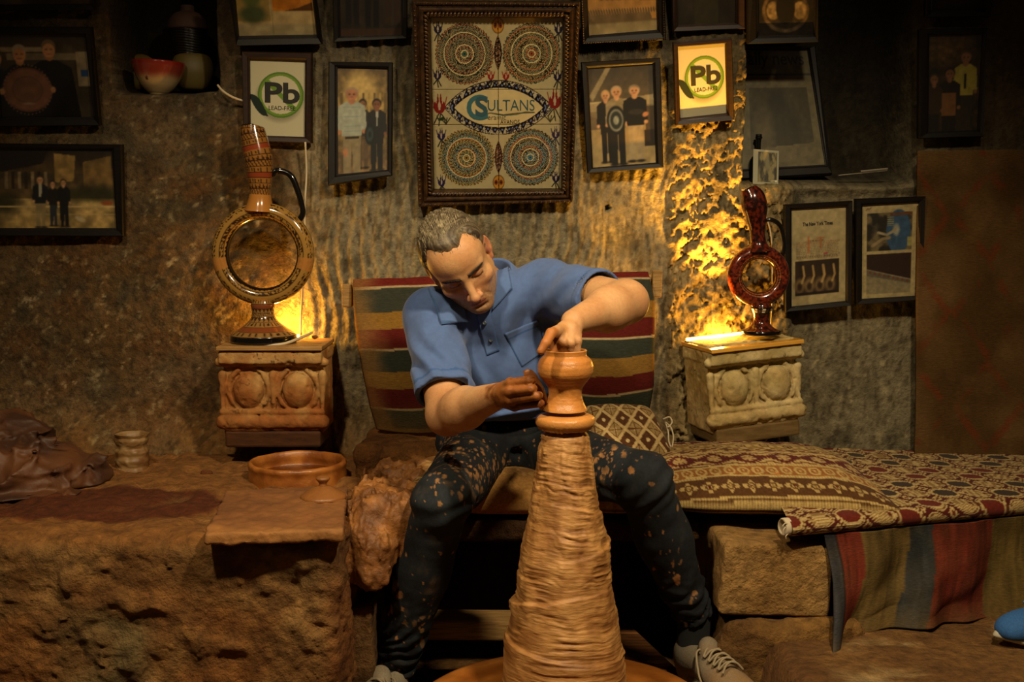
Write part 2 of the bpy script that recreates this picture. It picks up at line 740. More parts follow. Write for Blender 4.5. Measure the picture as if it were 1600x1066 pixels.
M_CERAMIC = mat('glazed_ceramic', attr=True, rough=0.16, coat=0.6, spec=0.5)
M_PRINT = mat('printed_paper', attr=True, rough=0.55, spec=0.3)
M_BLACKWOOD = mat('black_frame_wood', '#0b0807', '#150f0a', nscale=30, stretch=(1, 1, 6), rough=0.5, spec=0.22)
M_BROWNWOOD = mat('dark_brown_frame', '#1e100a', '#2c190d', nscale=24, stretch=(1, 1, 6), rough=0.5, spec=0.25)
M_GOLDWOOD = mat('carved_bronze_frame', '#20130a', '#4a3118', nscale=60, rough=0.33, metal=0.3, spec=0.5)
M_GLASS = glass_mat('picture_glass')
M_WOOD = mat('weathered_wood', '#7a5a32', '#a98652', nscale=14, stretch=(0.6, 6, 8), rough=0.85, bump=0.002, bscale=30, bstretch=(1, 8, 8), spec=0.2)
M_WOOD_DK = mat('old_dark_wood', '#4a2c15', '#7a4d26', nscale=14, stretch=(0.6, 6, 8), rough=0.8, bump=0.002, bscale=30, bstretch=(1, 8, 8), spec=0.2)
M_CABLE = mat('white_cable', '#b9a888', rough=0.5)
M_BLACK_GLAZE = mat('black_glaze', '#0a0807', rough=0.14, coat=0.6)

# ------------------------------------------------------------------ back wall
YW = 3.15
ZP = lambda py: float(P(800, py, YW)[2])
XP = lambda px: (px - 800.0) * YW / FPX * 1.0    # at constant y the scale only varies a little with height

xs = np.unique(np.round(np.concatenate([np.arange(-2.3, -1.5, .04), np.arange(-1.5, 0.40, .0055), np.arange(0.40, 0.82, .0035), np.arange(.82, 1.55, .0075), np.arange(1.55, 2.4, .04)]), 5))
zs = np.unique(np.round(np.concatenate([np.arange(-.3, .2, .02), np.arange(.2, 1.56, .0053), np.arange(1.56, 2.3, .02)]), 5))
X, Z = np.meshgrid(xs, zs, indexing='ij')
p3 = np.stack([X, Z, 0 * X], -1)
PX = 800 + X / YW * FPX
PY = 340 - (Z - CAMZ) / YW * FPX              # near enough for laying out zones
zone_mid = sstep(430, 520, PX) * (1 - sstep(1030, 1050, PX))
zone_strip = sstep(1035, 1052, PX) * (1 - sstep(1225, 1245, PX))
zone_left = 1 - sstep(400, 500, PX)
zone_right = sstep(1230, 1260, PX)
wob = fbm(p3, 3.0, 3) * .5
yy = YW + 0.018 * fbm(p3, 2.2, 3)
chis = np.sin((PX + 7 * fbm(p3, (2, 5, 1), 2) * 3 + PY * .05) / 18.5 * 2 * math.pi)
chis = np.maximum(chis, -0.3) * (0.55 + 0.6 * fbm(p3, (6, 2.5, 1), 3))
yy -= zone_mid * 0.0075 * chis
yy += zone_mid * 0.0045 * fbm(p3, (80, 34, 1), 4, .6)
diag = np.stack([X * .8 + Z * .6, Z * .8 - X * .6, 0 * X], -1)
yy += zone_left * (0.006 * fbm(diag, (9, 22, 1), 4) + 0.004 * fbm(p3, 45, 3))
rough = fbm(diag, (16, 30, 1), 5, .62)
pits = sstep(.0, .14, fbm(diag + 4, (24, 40, 1), 5, .66) + .25 * fbm(p3 + 9, 6, 2))
yy += zone_strip * (0.014 * pits + 0.008 * rough + 0.010 * fbm(p3, 75, 3, .6) - .020)
yy += zone_right * (0.004 * fbm(p3, (30, 8, 1), 4) + .003 * fbm(p3, 60, 3))
# lit strip stands a little proud of the niche beside it; niches with rounded sills
jit = 5 * fbm(p3, 9, 2)
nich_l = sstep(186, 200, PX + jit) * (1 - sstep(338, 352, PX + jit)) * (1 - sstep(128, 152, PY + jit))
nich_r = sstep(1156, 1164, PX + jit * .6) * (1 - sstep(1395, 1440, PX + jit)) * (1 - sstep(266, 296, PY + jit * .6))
yy += 0.26 * nich_l + 0.20 * nich_r
yy += 0.02 * sstep(1236, 1250, PX + jit) * sstep(290, 310, PY)
# foot of the wall bulges into the bench with clay
yy -= 0.05 * sstep(640, 720, PY + 3 * jit) * (1 - sstep(640, 760, PX))
hole = ((PX - 949) ** 2 + (PY - 325) ** 2 < 20)
yy += 0.03 * hole

c_mid, c_left, c_strip, c_right = srgb('#7a705a'), srgb('#69543a'), srgb('#87754f'), srgb('#746a52')
n1 = fbm(p3, 5, 4)
n2 = fbm(p3 + 3, 14, 4)
n3 = fbm(diag + 8, (30, 36, 1), 5, .65)
colw = np.empty(X.shape + (3,))
colw[:] = c_mid
colw = mixc(colw, c_left, zone_left)
colw = mixc(colw, c_strip, zone_strip)
colw = mixc(colw, c_right, zone_right)
colw = mixc(colw, srgb('#4c381f'), np.clip(zone_left * (n1 * 1.6 + .3), 0, .75))
colw = mixc(colw, srgb('#3f3a2c'), np.clip(n2 * 1.3, 0, .6))
colw = mixc(colw, srgb('#55371c'), np.clip(zone_left * (fbm(p3 + 20, 9, 3) * 2.0 - .2), 0, .45))
colw = mixc(colw, srgb('#b5a27a'), np.clip((n3 - .38) * 5, 0, .75) * (zone_left * .9 + zone_mid * .35))
colw = mixc(colw, srgb('#98885f'), np.clip(zone_mid * chis * 1.0, 0, .55))
colw = mixc(colw, srgb('#80582c'), np.clip(sstep(560, 720, PY + 4 * jit) * (1 - sstep(1000, 1100, PX)) * (.75 + n1), 0, .8))
colw = mixc(colw, srgb('#2a2115'), np.clip((fbm(p3 + 40, (120, 42, 1), 3, .65) * (1 - zone_left) + fbm(p3 + 40, 70, 4, .65) * zone_left) * 1.7 - .12, 0, .42))
colw = mixc(colw, srgb('#b0a078'), np.clip((fbm(p3 + 50, (110, 30, 1), 3, .65) * (1 - zone_left) + fbm(p3 + 50, 60, 4, .65) * zone_left) * 1.9 - .48, 0, .42))
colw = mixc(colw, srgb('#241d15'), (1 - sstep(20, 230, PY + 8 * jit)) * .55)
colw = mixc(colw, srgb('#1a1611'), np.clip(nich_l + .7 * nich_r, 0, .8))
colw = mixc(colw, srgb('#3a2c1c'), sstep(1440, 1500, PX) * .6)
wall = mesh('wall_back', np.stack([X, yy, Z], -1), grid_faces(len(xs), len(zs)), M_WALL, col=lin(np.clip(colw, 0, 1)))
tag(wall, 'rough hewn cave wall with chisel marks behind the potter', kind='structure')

# ------------------------------------------------------------------ floor with the wheel pit
fx = np.arange(-2.3, 2.4, .022)
fy = np.arange(-.6, 3.4, .02)
X, Y = np.meshgrid(fx, fy, indexing='ij')
p3 = np.stack([X, Y, 0 * X], -1)
pit = 1 - sstep(.50, .58, X + .02 * fbm(p3, 9, 2))
zf = -.25 * pit + .012 * fbm(p3, 5, 4) + .006 * fbm(p3, 30, 3)
cf = mixc(srgb('#8d6636'), srgb('#5d3d1e'), np.clip(.5 + 1.4 * fbm(p3, 4, 4), 0, 1))
cf = mixc(cf, srgb('#b0976a'), np.clip((fbm(p3 + 4, 11, 4) - .25) * 3, 0, .7))
fl = mesh('floor', np.stack([X, Y, zf], -1), grid_faces(len(fx), len(fy)), M_CLAY_DRY, col=lin(cf))
tag(fl, 'earthen workshop floor with sunken pit around the wheel', kind='structure')


# ------------------------------------------------------------------ rock and clay masses
def rock(name, prims, h, amp, scale, m, c1, c2, label=None, cat=None, parent=None, kind=None, stretch=(1, 1, 1), cscale=6, k=.02, ridge=0.0, extra=None, k2=0.004, post=None):
    s = Sdf()
    for pr in prims:
        s.add(pr, k)

    def pp(p, d):
        q = p * np.asarray(stretch, F32)
        near = np.abs(d) < .12
        n = np.zeros(len(p), F32)
        qq = q[near]
        v = amp * fbm(qq, scale, 5, .58)
        if ridge:
            v = v - ridge * ridged(qq + 31, scale * .6, 4)
        n[near] = v
        d = d + n
        return post(p, d) if post else d
    s.post = pp
    V, Fq = surfnet(s, h, slack=1.6)
    n = fbm(V, cscale, 4)
    c = mixc(srgb(c1), srgb(c2), np.clip(.5 + 1.5 * n, 0, 1))
    if extra is not None:
        c = extra(V, c)
    o = mesh(name, V, Fq, m, parent, col=lin(c))
    if cat or kind:
        tag(o, label, cat, None, kind)
    return o


def bench_col(V, c):
    n = fbm(V + 2, 3.5, 3)
    top = sstep(.235, .26, V[:, 2])
    c = mixc(c, srgb('#855526'), top * .75)
    px = 800 + V[:, 0] / V[:, 1] * FPX
    puddle = ((V[:, 0] + .93) / .31) ** 2 + ((V[:, 1] - 2.55) / .165) ** 2 + .25 * fbm(V, 9, 3)
    c = mixc(c, srgb('#54260e'), (1 - sstep(.75, 1.0, puddle)) * top * .92)
    c = mixc(c, srgb('#5f5638'), np.clip((n - .1) * 2.2, 0, .6) * (1 - top))
    c = mixc(c, srgb('#7a4519'), np.clip((fbm(V + 9, 5, 3)) * 2.2, 0, .5) * (1 - top))
    c = mixc(c, srgb('#6d3412'), np.clip(sstep(-.40, -.352, V[:, 0]), 0, 1) * .35)
    return c


rock('clay_bench', [box_sd((-1.10, 2.68, -.04), (1.50, .86, .60), rad=.035)], .0068, .024, 18, M_CLAY_DRY, '#8a6538', '#694722',
     'broad earthen bench on the left with a rough clay-crusted front face', 'bench', stretch=(1, 1, 1.3), ridge=.0025, extra=bench_col, cscale=14,
     post=lambda p, d: np.where(p[:, 2] > .235, np.maximum(d, d * .55 + .45 * (p[:, 2] - .262)), d))
rock('clay_lump', [box_sd((-.278, 2.66, .228), (.150, .50, .125), rad=.02), box_sd((-.315, 2.47, .19), (.09, .2, .12), rad=.03), cone_sd((-.24, 2.45, .285), (-.23, 2.5, .19), .02, .03)], .0040, .022, 24, mat('torn_clay', attr=True, c2=.3, nscale=40, rough=.55, bump=.004, bscale=60, spec=.4), '#96622f', '#68401e',
     'lump of torn wet clay slumped over the edge of the earthen bench', 'clay', ridge=.020, cscale=26, stretch=(1.7, 1.3, .7))
rock('stone_ledge', [box_sd((-.25, 2.96, .275), (.30, .28, .12), rad=.03), box_sd((-.22, 2.84, .25), (.10, .22, .10), rad=.03)], .005, .02, 14, M_CLAY_DRY, '#8d5f2c', '#5d3916',
     'clay-dusted stone ledge beside the hip of the seated man', 'ledge', ridge=.008)
sb = thing('rock_bench', 'dark stone seat base under the cushion behind the wheel', 'bench', (.12, 2.9, -.15))
rock('back_block', [box_sd((.13, 3.04, -.02), (1.0, .12, .46), rad=.02)], .013, .012, 10, M_CLAY_DRY, '#4a3119', '#2f1d0e', parent=sb)
rock('seat_slab', [box_sd((.13, 2.84, .185), (.62, .52, .055), rad=.015)], .010, .008, 16, M_CLAY_DRY, '#4f3419', '#36220f', parent=sb)

# stones at the right end of the bench
rock('stone_block', [box_sd((.575, 2.595, .115), (.25, .33, .165), rotz(.06) @ roty(.06), rad=.010)], .0055, .006, 18, M_CLAY_DRY, '#a07c48', '#8a6636',
     'squared tan stone block under the end of the patterned mattress', 'stone', cscale=7)
rock('footing_stone', [box_sd((.62, 2.60, -.08), (.32, .40, .22), rad=.03), box_sd((.50, 2.62, .03), (.06, .24, .24), rotz(.2), rad=.03)], .0065, .022, 13, M_CLAY_DRY, '#85602f', '#5f421f',
     'rough broken footing stone at floor level beside the grey shoe', 'stone', ridge=.012)
RB = rotz(math.radians(17.5))
tA = np.array([.954, .30, 0])
nA = np.array([-.30, .954, 0])
FA = np.array([.597, 2.41, 0])
rock('stone_bench', [box_sd(FA + tA * .62 + nA * .26 + np.array([0, 0, .085]), (1.02, .40, .25), RB, rad=.02)], .014, .01, 12, M_CLAY_DRY, '#6b4a26', '#4c3216',
     'low stone bench behind the hanging striped cloth', 'bench')

# planks in the pit
t = thing('wooden_beam', 'weathered plank lying level behind the man\'s splattered right leg', 'plank', P(680, 990, 2.62))
V, Fq = box((P(682, 976, 2.64)), (.40, .09, .046), rotz(.02) @ roty(.015), .005)
mesh('board', V, Fq, M_WOOD, t, smooth=False)
t = thing('foot_plank', 'slanted brown board under the grey shoe beside the wheel', 'plank', (.35, 2.6, -.12))
a, b = np.array([.250, 2.88, -.165]), np.array([.43, 2.25, -.169])
d = (b - a) / np.linalg.norm(b - a)
Rp = np.stack([d, np.array([-d[1], d[0], 0]), np.array([0, 0, 1])], 1)
V, Fq = box((a + b) / 2, (.68, .10, .05), Rp, .006)
mesh('board', V, Fq, M_WOOD_DK, t, smooth=False)
rock('support_stone', [box_sd((-.355 + .02, 2.50, -.09), (.055, .16, .30), rad=.012)], .004, .008, 25, M_CLAY_DRY, '#7a5a35', '#5d3d20',
     'narrow upright stone at the foot of the earthen bench', 'stone')
t = thing('wooden_post', 'short leaning wooden stake behind the man\'s right ankle', 'post', (-.30, 2.58, -.16))
V, Fq = box((-.305, 2.585, -.085), (.045, .03, .17), roty(.12), .004)
mesh('stake', V, Fq, M_WOOD, t, smooth=False)
# ------------------------------------------------------------------ potter's wheel, cone of clay, pot
WX, WY = .101, 2.14
t = thing('potters_wheel', 'broad orange clay-covered flywheel of the kick wheel in the pit', 'wheel', (WX, WY, -.26))
prof = smooth_prof([(.001, -.042), (.15, -.041), (.27, -.043), (.298, -.05), (.304, -.065), (.298, -.085), (.27, -.09), (.05, -.09), (.001, -.09)], 40)
V, Fq = lathe(prof, 120, (WX, WY, 0))
V[:, 2] += .003 * fbm(V, 9, 3)
r = np.hypot(V[:, 0] - WX, V[:, 1] - WY)
c = mixc(srgb('#a9682a'), srgb('#7f4818'), np.clip(.5 + 1.3 * fbm(np.stack([r * 30, np.arctan2(V[:, 1] - WY, V[:, 0] - WX) * 2, 0 * r], -1), 1, 3), 0, 1))
mesh('disc', V, Fq, M_CLAY_WET, t, col=lin(c))
V, Fq = lathe([(.001, -.088), (.04, -.088), (.04, -.26), (.001, -.26)], 24, (WX, WY, 0))
mesh('shaft', V, Fq, M_WOOD_DK, t)

# tall cone of centred clay with streaks left by wet hands
nz, nt = 380, 260
zz = np.linspace(-.043, .513, nz)
th = np.linspace(0, 2 * math.pi, nt, endpoint=False)
rp = smooth_prof([(-.043, .150), (.0, .127), (.07, .115), (.13, .106), (.20, .093), (.26, .086), (.30, .079), (.34, .070), (.40, .060), (.45, .053), (.49, .047), (.513, .044)], 200)
R0 = np.interp(zz, rp[:, 0], rp[:, 1])[:, None]
ZZ, TH = np.meshgrid(zz, th, indexing='ij')
cx, cy = np.cos(TH), np.sin(TH)
tilt = ZZ + .010 * np.sin(TH + 1) + .007 * fbm(np.stack([cx * 2, cy * 2, ZZ * 10], -1), 1, 2)
n_str = fbm(np.stack([cx * .9, cy * .9, tilt * 150], -1), 1, 3, .5)
n_big = fbm(np.stack([cx * 1.6, cy * 1.6, tilt * 13], -1), 1, 3)
steps = np.abs(((tilt * 13 + .35 * n_big) % 1) - .12)
lump = np.maximum(0, fbm(np.stack([cx * 2.3, cy * 2.3, tilt * 20], -1) + 7, 1, 3))
n_fine = fbm(np.stack([cx * 3.5, cy * 3.5, tilt * 330], -1) + 3, 1, 3)
patch = sstep(-.15, .25, fbm(np.stack([cx * 3, cy * 3, ZZ * 16], -1) + 12, 1, 3))
rr = R0 * (1 + .045 * n_big) + (.0030 * n_str * (.12 + patch) + .007 * lump + .0008 * n_fine + .004 * sstep(.25, .27, -(ZZ - .30) + .02 * np.sin(TH * 2 + 2)) * 0 - .0018 * np.exp(-(steps / .045) ** 2) * (.4 + lump))
for z_e, a_e, ph_ in ((.285, .006, .4), (.19, .007, 2.1), (.36, .004, 4.0), (.09, .006, 5.0), (.235, .004, 3.0)):
    e_ = ZZ - z_e - .016 * np.sin(TH + ph_) - .008 * n_big
    rr += a_e * (.5 + .5 * np.sin(TH * 1.0 + ph_ * 2)) * np.exp(np.minimum(0, -e_) * 0 - np.where(e_ > 0, (e_ / .003) ** 2, (e_ / .028) ** 2))
rr -= .010 * np.exp(-((ZZ - .508) / .008) ** 2)
V = np.stack([WX + rr * cx, WY + rr * cy, ZZ], -1)
c = mixc(srgb('#b5834a'), srgb('#8d5d2d'), np.clip(.45 + 1.3 * fbm(np.stack([cx * 3, cy * 3, tilt * 26], -1) + 2, 1, 3) - .25 * n_str, 0, 1))
c = mixc(c, srgb('#c2955a'), np.clip(.6 * n_str, 0, .5))
c = mixc(c, srgb('#69421e'), np.clip(-1.8 * n_str - .1, 0, .6) * (.25 + .75 * patch))
M_CONE = mat('smeared_clay', attr=True, c2=0.15, nscale=30, rough=0.5, bump=0.0014, bscale=38, bstretch=(1, 1, 7), spec=0.45)
t = thing('clay_cone', 'tall streaky cone of raw clay under the pot', 'clay', (WX, WY, -.043))
mesh('cone', V, grid_faces(nz, nt, False, True)[:, ::-1], M_CONE, t, col=lin(c))
# the trimmed collar of clay the pot is being cut from
prof = smooth_prof([(.001, .509), (.044, .510), (.052, .515), (.0565, .521), (.0570, .528), (.0545, .5335), (.047, .537), (.036, .5385), (.001, .5385)], 60)
V, Fq = lathe(prof, 160, (WX, WY, 0))
ang = np.arctan2(V[:, 1] - WY, V[:, 0] - WX)
low = 1 - sstep(.510, .521, V[:, 2])
V[:, 2] -= low * .006 * np.abs(fbm(np.stack([np.cos(ang) * 6, np.sin(ang) * 6, 0 * ang], -1), 1, 3)) * (np.hypot(V[:, 0] - WX, V[:, 1] - WY) > .03)
mesh('collar', V, Fq, M_CLAY_WET, t, col=lin(np.tile(srgb('#c48542'), (len(V), 1))))

zt = lambda py: float(P(884, py, WY)[2])
px2r = WY / FPX
out = [(35, 641.0), (33.5, 637), (29.5, 629), (26.8, 620), (26.5, 612), (29, 603), (36, 594), (42, 585.5), (44.2, 577), (43.8, 570), (41, 563), (36.5, 558), (33.6, 555), (33.2, 551), (33.8, 547.5)]
pr = [(r_ * px2r, zt(y)) for r_, y in out]
ztop = pr[-1][1]
pr = smooth_prof(pr, 110)
dz = fbm(np.stack([pr[:, 1] * 330, 0 * pr[:, 1], 0 * pr[:, 1]], -1), 1, 2)
pr[:, 0] += .00045 * dz * sstep(.55, .58, pr[:, 1])
inn = smooth_prof([(.0395, ztop + .0012), (.0365, ztop), (.0355, ztop - .008), (.042, ztop - .02), (.047, ztop - .035), (.044, ztop - .05), (.030, ztop - .065), (.018, ztop - .085), (.001, ztop - .09)], 50)
t = thing('clay_pot', 'freshly thrown round-bellied clay pot spinning on the cone', 'pot', (WX, WY, .5385))
V, Fq = lathe(np.vstack([[(.001, pr[0, 1])], pr, inn]), 160, (WX, WY, 0))
mesh('vessel', V, Fq, M_CLAY_WET, t, col=lin(mixc(srgb('#c58440'), srgb('#b57334'), np.clip(.5 + fbm(V * np.array([.1, .1, 1]), 160, 3), 0, 1))))
# ------------------------------------------------------------------ things on the left bench
def ZB(px, py, Y):
    return P(px, py, Y)

# clay board
rock('clay_board', [box_sd((-.4935, 2.383, .281), (.272, .375, .024), rotz(.12), rad=.005)], .0040, .0075, 38, mat('clay_smeared_board', attr=True, c2=.25, nscale=20, rough=.8, bump=.003, bscale=40), '#7f5024', '#693f19',
     'flat clay-smeared board lying across the bench edge under the little lid', 'board', cscale=5,
     extra=lambda V, c: mixc(c, srgb('#96662f'), np.clip(1 - sstep(2.20, 2.26, V[:, 1]), 0, 1) * .6))

# basin
bc = P(465, 724, 2.81)
t = thing('slip_basin', 'round clay-caked basin sunk in the bench behind the board', 'basin', (bc[0], bc[1], .225))
R_ = .122
prof = smooth_prof([(.001, .222), (.08, .222), (R_ * .97, .232), (R_ * 1.0, .262), (R_ * .985, .285), (R_ * 1.01, .297), (R_ * .98, .304), (R_ * .92, .304), (R_ * .88, .292), (R_ * .80, .262), (.001, .25)], 70)
V, Fq = lathe(prof, 120, (bc[0], bc[1], 0))
V += (.0028 * fbm(V, 34, 4) * sstep(.0, .03, np.hypot(V[:, 0] - bc[0], V[:, 1] - bc[1])))[:, None] * np.array([1, 1, .7])
c = mixc(srgb('#a8682c'), srgb('#7a4318'), np.clip(.5 + 1.5 * fbm(V, 25, 4), 0, 1))
mesh('bowl', V, Fq, M_CLAY_WET, t, col=lin(c))
V, Fq = lathe([(.001, .272), (.05, .272), (R_ * .84, .271)], 60, (bc[0], bc[1], 0))
mesh('slip', V, Fq, mat('clay_slip', '#5a2b0f', rough=0.12), t, label='brown wet slip inside the basin')

# little lid
lc = P(505, 774, 2.47)
t = thing('pot_lid', 'small domed clay lid with a knob on the board', 'lid', (lc[0], lc[1], .2925))
z0 = .2925
prof = smooth_prof([(.001, z0), (.047, z0), (.0505, z0 + .003), (.049, z0 + .007), (.040, z0 + .013), (.026, z0 + .021), (.013, z0 + .027), (.001, z0 + .029)], 40)
V, Fq = lathe(prof, 72, (lc[0], lc[1], 0))
mesh('dome', V, Fq, M_CLAY_WET, t, col=lin(np.tile(srgb('#87562a'), (len(V), 1))))
prof = smooth_prof([(.001, z0 + .026), (.009, z0 + .027), (.0085, z0 + .033), (.012, z0 + .038), (.0155, z0 + .043), (.014, z0 + .047), (.006, z0 + .050), (.001, z0 + .0505)], 30)
V, Fq = lathe(prof, 48, (lc[0], lc[1], 0))
mesh('knob', V, Fq, M_CLAY_WET, t, col=lin(np.tile(srgb('#87562a'), (len(V), 1))))

# squat crumpled tub
tc_ = P(208, 742, 2.93)
t = thing('crumpled_tub', 'small crumpled beige tub standing on the bench by the wall', 'tub', (tc_[0], tc_[1], .255))
zz = np.linspace(0, 1, 60)
rb = .0425 + .0016 * np.cos(zz * 7.5 * math.pi) - .004 * np.exp(-((zz - .62) / .10) ** 2) + .002 * (zz > .93)
prof = np.stack([rb, .253 + zz * .098], 1)
prof = np.vstack([[(.001, .253)], prof, [(.036, .349), (.033, .335), (.030, .27), (.001, .268)]])
V, Fq = lathe(prof, 90, (tc_[0], tc_[1], 0))
q = V - np.array([tc_[0], tc_[1], 0])
V[:, :2] += (q * (.12 * ridged(V, 30, 3) - .07)[:, None])[:, :2]
c = mixc(srgb('#8d6f45'), srgb('#6a4522'), np.clip(.4 + 1.6 * fbm(V * np.array([.3, .3, 1]), 60, 3), 0, 1))
mesh('side', V, Fq, mat('tub_plastic', attr=True, rough=0.5, bump=.001, bscale=60), t, col=lin(c))

# pebbles
for i, (px, py, Y, s, lab) in enumerate([(257, 741, 2.9, .012, 'small flat clay crumb on the bench right of the crumpled tub'), (322, 740, 2.86, .015, 'lump of dry clay on the bench behind the board'), (492, 527, 2.97, .008, 'tiny round clay nub on the left stone bracket beside the vase foot')]):
    pc = P(px, py, Y)
    rock('clay_crumb', [ell_sd(pc, (s, s, s * .6))], s / 8, s * .3, 60, M_CLAY_DRY, '#7a4a22', '#5a3013', lab, 'clay')

# heap of crumpled plastic over clay
hp = [ell_sd(P(40, 745, 2.78), (.20, .16, .10)), ell_sd(P(20, 712, 2.86), (.12, .12, .12)), ell_sd(P(120, 745, 2.80), (.10, .10, .05)), ell_sd(P(75, 715, 2.86), (.07, .06, .05)), ell_sd(P(105, 712, 2.87), (.018, .02, .055), roty(.25)), ell_sd(P(-80, 730, 2.75), (.2, .2, .12)), ell_sd(P(30, 778, 2.62), (.19, .05, .02), rotz(.25))]


def heap_post(p, d):
    m = np.abs(d) < .08
    v = np.zeros(len(p), F32)
    q = p[m] + .03 * np.stack([fbm(p[m], 12, 2), fbm(p[m] + 9, 12, 2), fbm(p[m] + 5, 12, 2)], -1)
    v[m] = -.034 * ridged(q, (8, 8, 15), 3, .5) ** 2 * np.sign(1) + .016 + .004 * fbm(q, 50, 2)
    return np.maximum(d + v, .256 - p[:, 2])


s = Sdf()
for pr_ in hp:
    s.add(pr_, .02)
s.post = heap_post
V, Fq = surfnet(s, .0044, slack=1.8)
c = mixc(srgb('#5c3517'), srgb('#3a1f0d'), np.clip(.5 + 1.5 * fbm(V, 12, 4), 0, 1))
o = mesh('plastic_sheet', V, Fq, mat('muddy_plastic', attr=True, rough=0.6, bump=.0015, bscale=60), col=lin(c))
tag(o, 'muddy brown plastic sheet crumpled in a heap on the left of the bench', 'sheet')

# ------------------------------------------------------------------ carved stone brackets
def bracket(name, label, C, yaw, roll, wd, tint, cap_m, dirt, kz=.92):
    """C: centre of the cap's underside at the wall side; local x along the wall, y out of the wall (-), z up."""
    R = rotz(yaw) @ roty(roll)
    T = lambda q: (np.asarray(q, float) * np.array([1, 1, kz])) @ R.T + C
    t = thing(name, label, 'bracket', C)
    hw = wd / 2
    s = Sdf()
    s.add(box_sd(T((0, -.085, -.118)), (wd * .97, .17, .236), R, .006), 0)
    cap = lambda a, b, r: cone_sd(T(a), T(b), r, r)
    s.add(box_sd(T((0, -.10, -.020)), (wd, .20, .036), R, .006), .004)
    s.add(cap((-hw, -.178, -.036), (hw, -.178, -.036), .014), .004)
    s.cut(cap((-hw * 1.1, -.186, -.060), (hw * 1.1, -.186, -.060), .011), .004)
    for ex in (-.46, .49):
        ex *= hw
        s.add(ell_sd(T((ex, -.172, -.118)), (.041, .030, .050), R), .003)
        q = []
        for a in np.linspace(math.radians(-150), math.radians(150), 13):
            q.append((ex + .053 * math.sin(a + math.pi) * 1.0, -.172, -.114 + .060 * math.cos(a + math.pi) * 1.05))
        for a_, b_ in zip(q[:-1], q[1:]):
            s.add(cone_sd(T(a_), T(b_), .0075, .0075), .003)
    for dx in (-1.0, .02, 1.0):
        s.add(cone_sd(T((dx * hw * .97, -.174, -.072)), T((dx * hw * .97, -.174, -.165)), .011, .006), .003)
    s.add(cap((-hw * .97, -.180, -.180), (hw * .97, -.180, -.180), .009), .003)
    s.add(cap((-hw * .97, -.178, -.208), (hw * .97, -.178, -.208), .019), .003)
    s.add(box_sd(T((0, -.09, -.222)), (wd * .94, .19, .026), R, .008), .004)

    def pp(p, d):
        m = np.abs(d) < .02
        v = np.zeros(len(p), F32)
        v[m] = .0030 * fbm(p[m], 45, 4) + .010 * np.maximum(0, fbm(p[m] + 3, 60, 3) - .22)
        return d + v
    s.post = pp
    V, Fq = surfnet(s, .0033)
    crack = np.abs(fbm(V + 7, 22, 3))
    c = mixc(srgb(tint[0]), srgb(tint[1]), np.clip(.5 + 1.4 * fbm(V, 16, 4), 0, 1))
    c = mixc(c, srgb('#30200f'), (1 - sstep(.006, .02, crack)) * sstep(-.1, .2, fbm(V + 30, 9, 2)) * .9)
    c = mixc(c, srgb('#7d4216'), np.clip(dirt * (.5 - (V[:, 2] - C[2] + .12) * 5 + fbm(V, 20, 3)), 0, .75))
    mesh('carved_block', V, Fq, M_STONE, t, col=lin(c))
    V, Fq = box(T((0, -.095, -.258)), (wd * .93, .18, .044), R, .006)
    mesh('base_board', V, Fq, mat('bracket_board', tint[2], tint[3], nscale=18, stretch=(1, 1, 5), rough=.75, spec=.2), t, smooth=False)
    V, Fq = box(T((0, -.104, .0055)), (wd * 1.015, .208, .011), R, .002)
    mesh('cap_slab', V, Fq, cap_m, t, smooth=False)
    return R, T


M_CAPW = mat('cap_wood', '#a87f45', '#7d5527', nscale=20, stretch=(.5, 4, 4), rough=.6, bump=.001, bscale=40)
M_CAPG = mat('cap_amber_acrylic', '#c9963c', '#b87f2c', nscale=6, rough=.25, coat=.4)
CL = np.array([-.628, 3.13, .568])
CL[2] = .568
bracket('stone_bracket', 'clay-stained carved egg pattern stone bracket under the tall tan ring vase', CL, 0, 0, .270, ('#aa8450', '#8f6838', '#4a2a12', '#341c0c'), M_CAPW, 1.0)
CR = np.array([.590, 3.14, .572])
RR, TR_ = bracket('stone_bracket', 'pale cracked carved stone bracket glowing under the dark red ring vase', CR, math.radians(14), math.radians(-4.5), .258, ('#b3a173', '#93804f', '#6b5433', '#54401f'), M_CAPG, .15, .88)
tag(bpy.data.objects['stone_bracket.001'], group='carved stone wall brackets')
tag(bpy.data.objects['stone_bracket'], group='carved stone wall brackets')


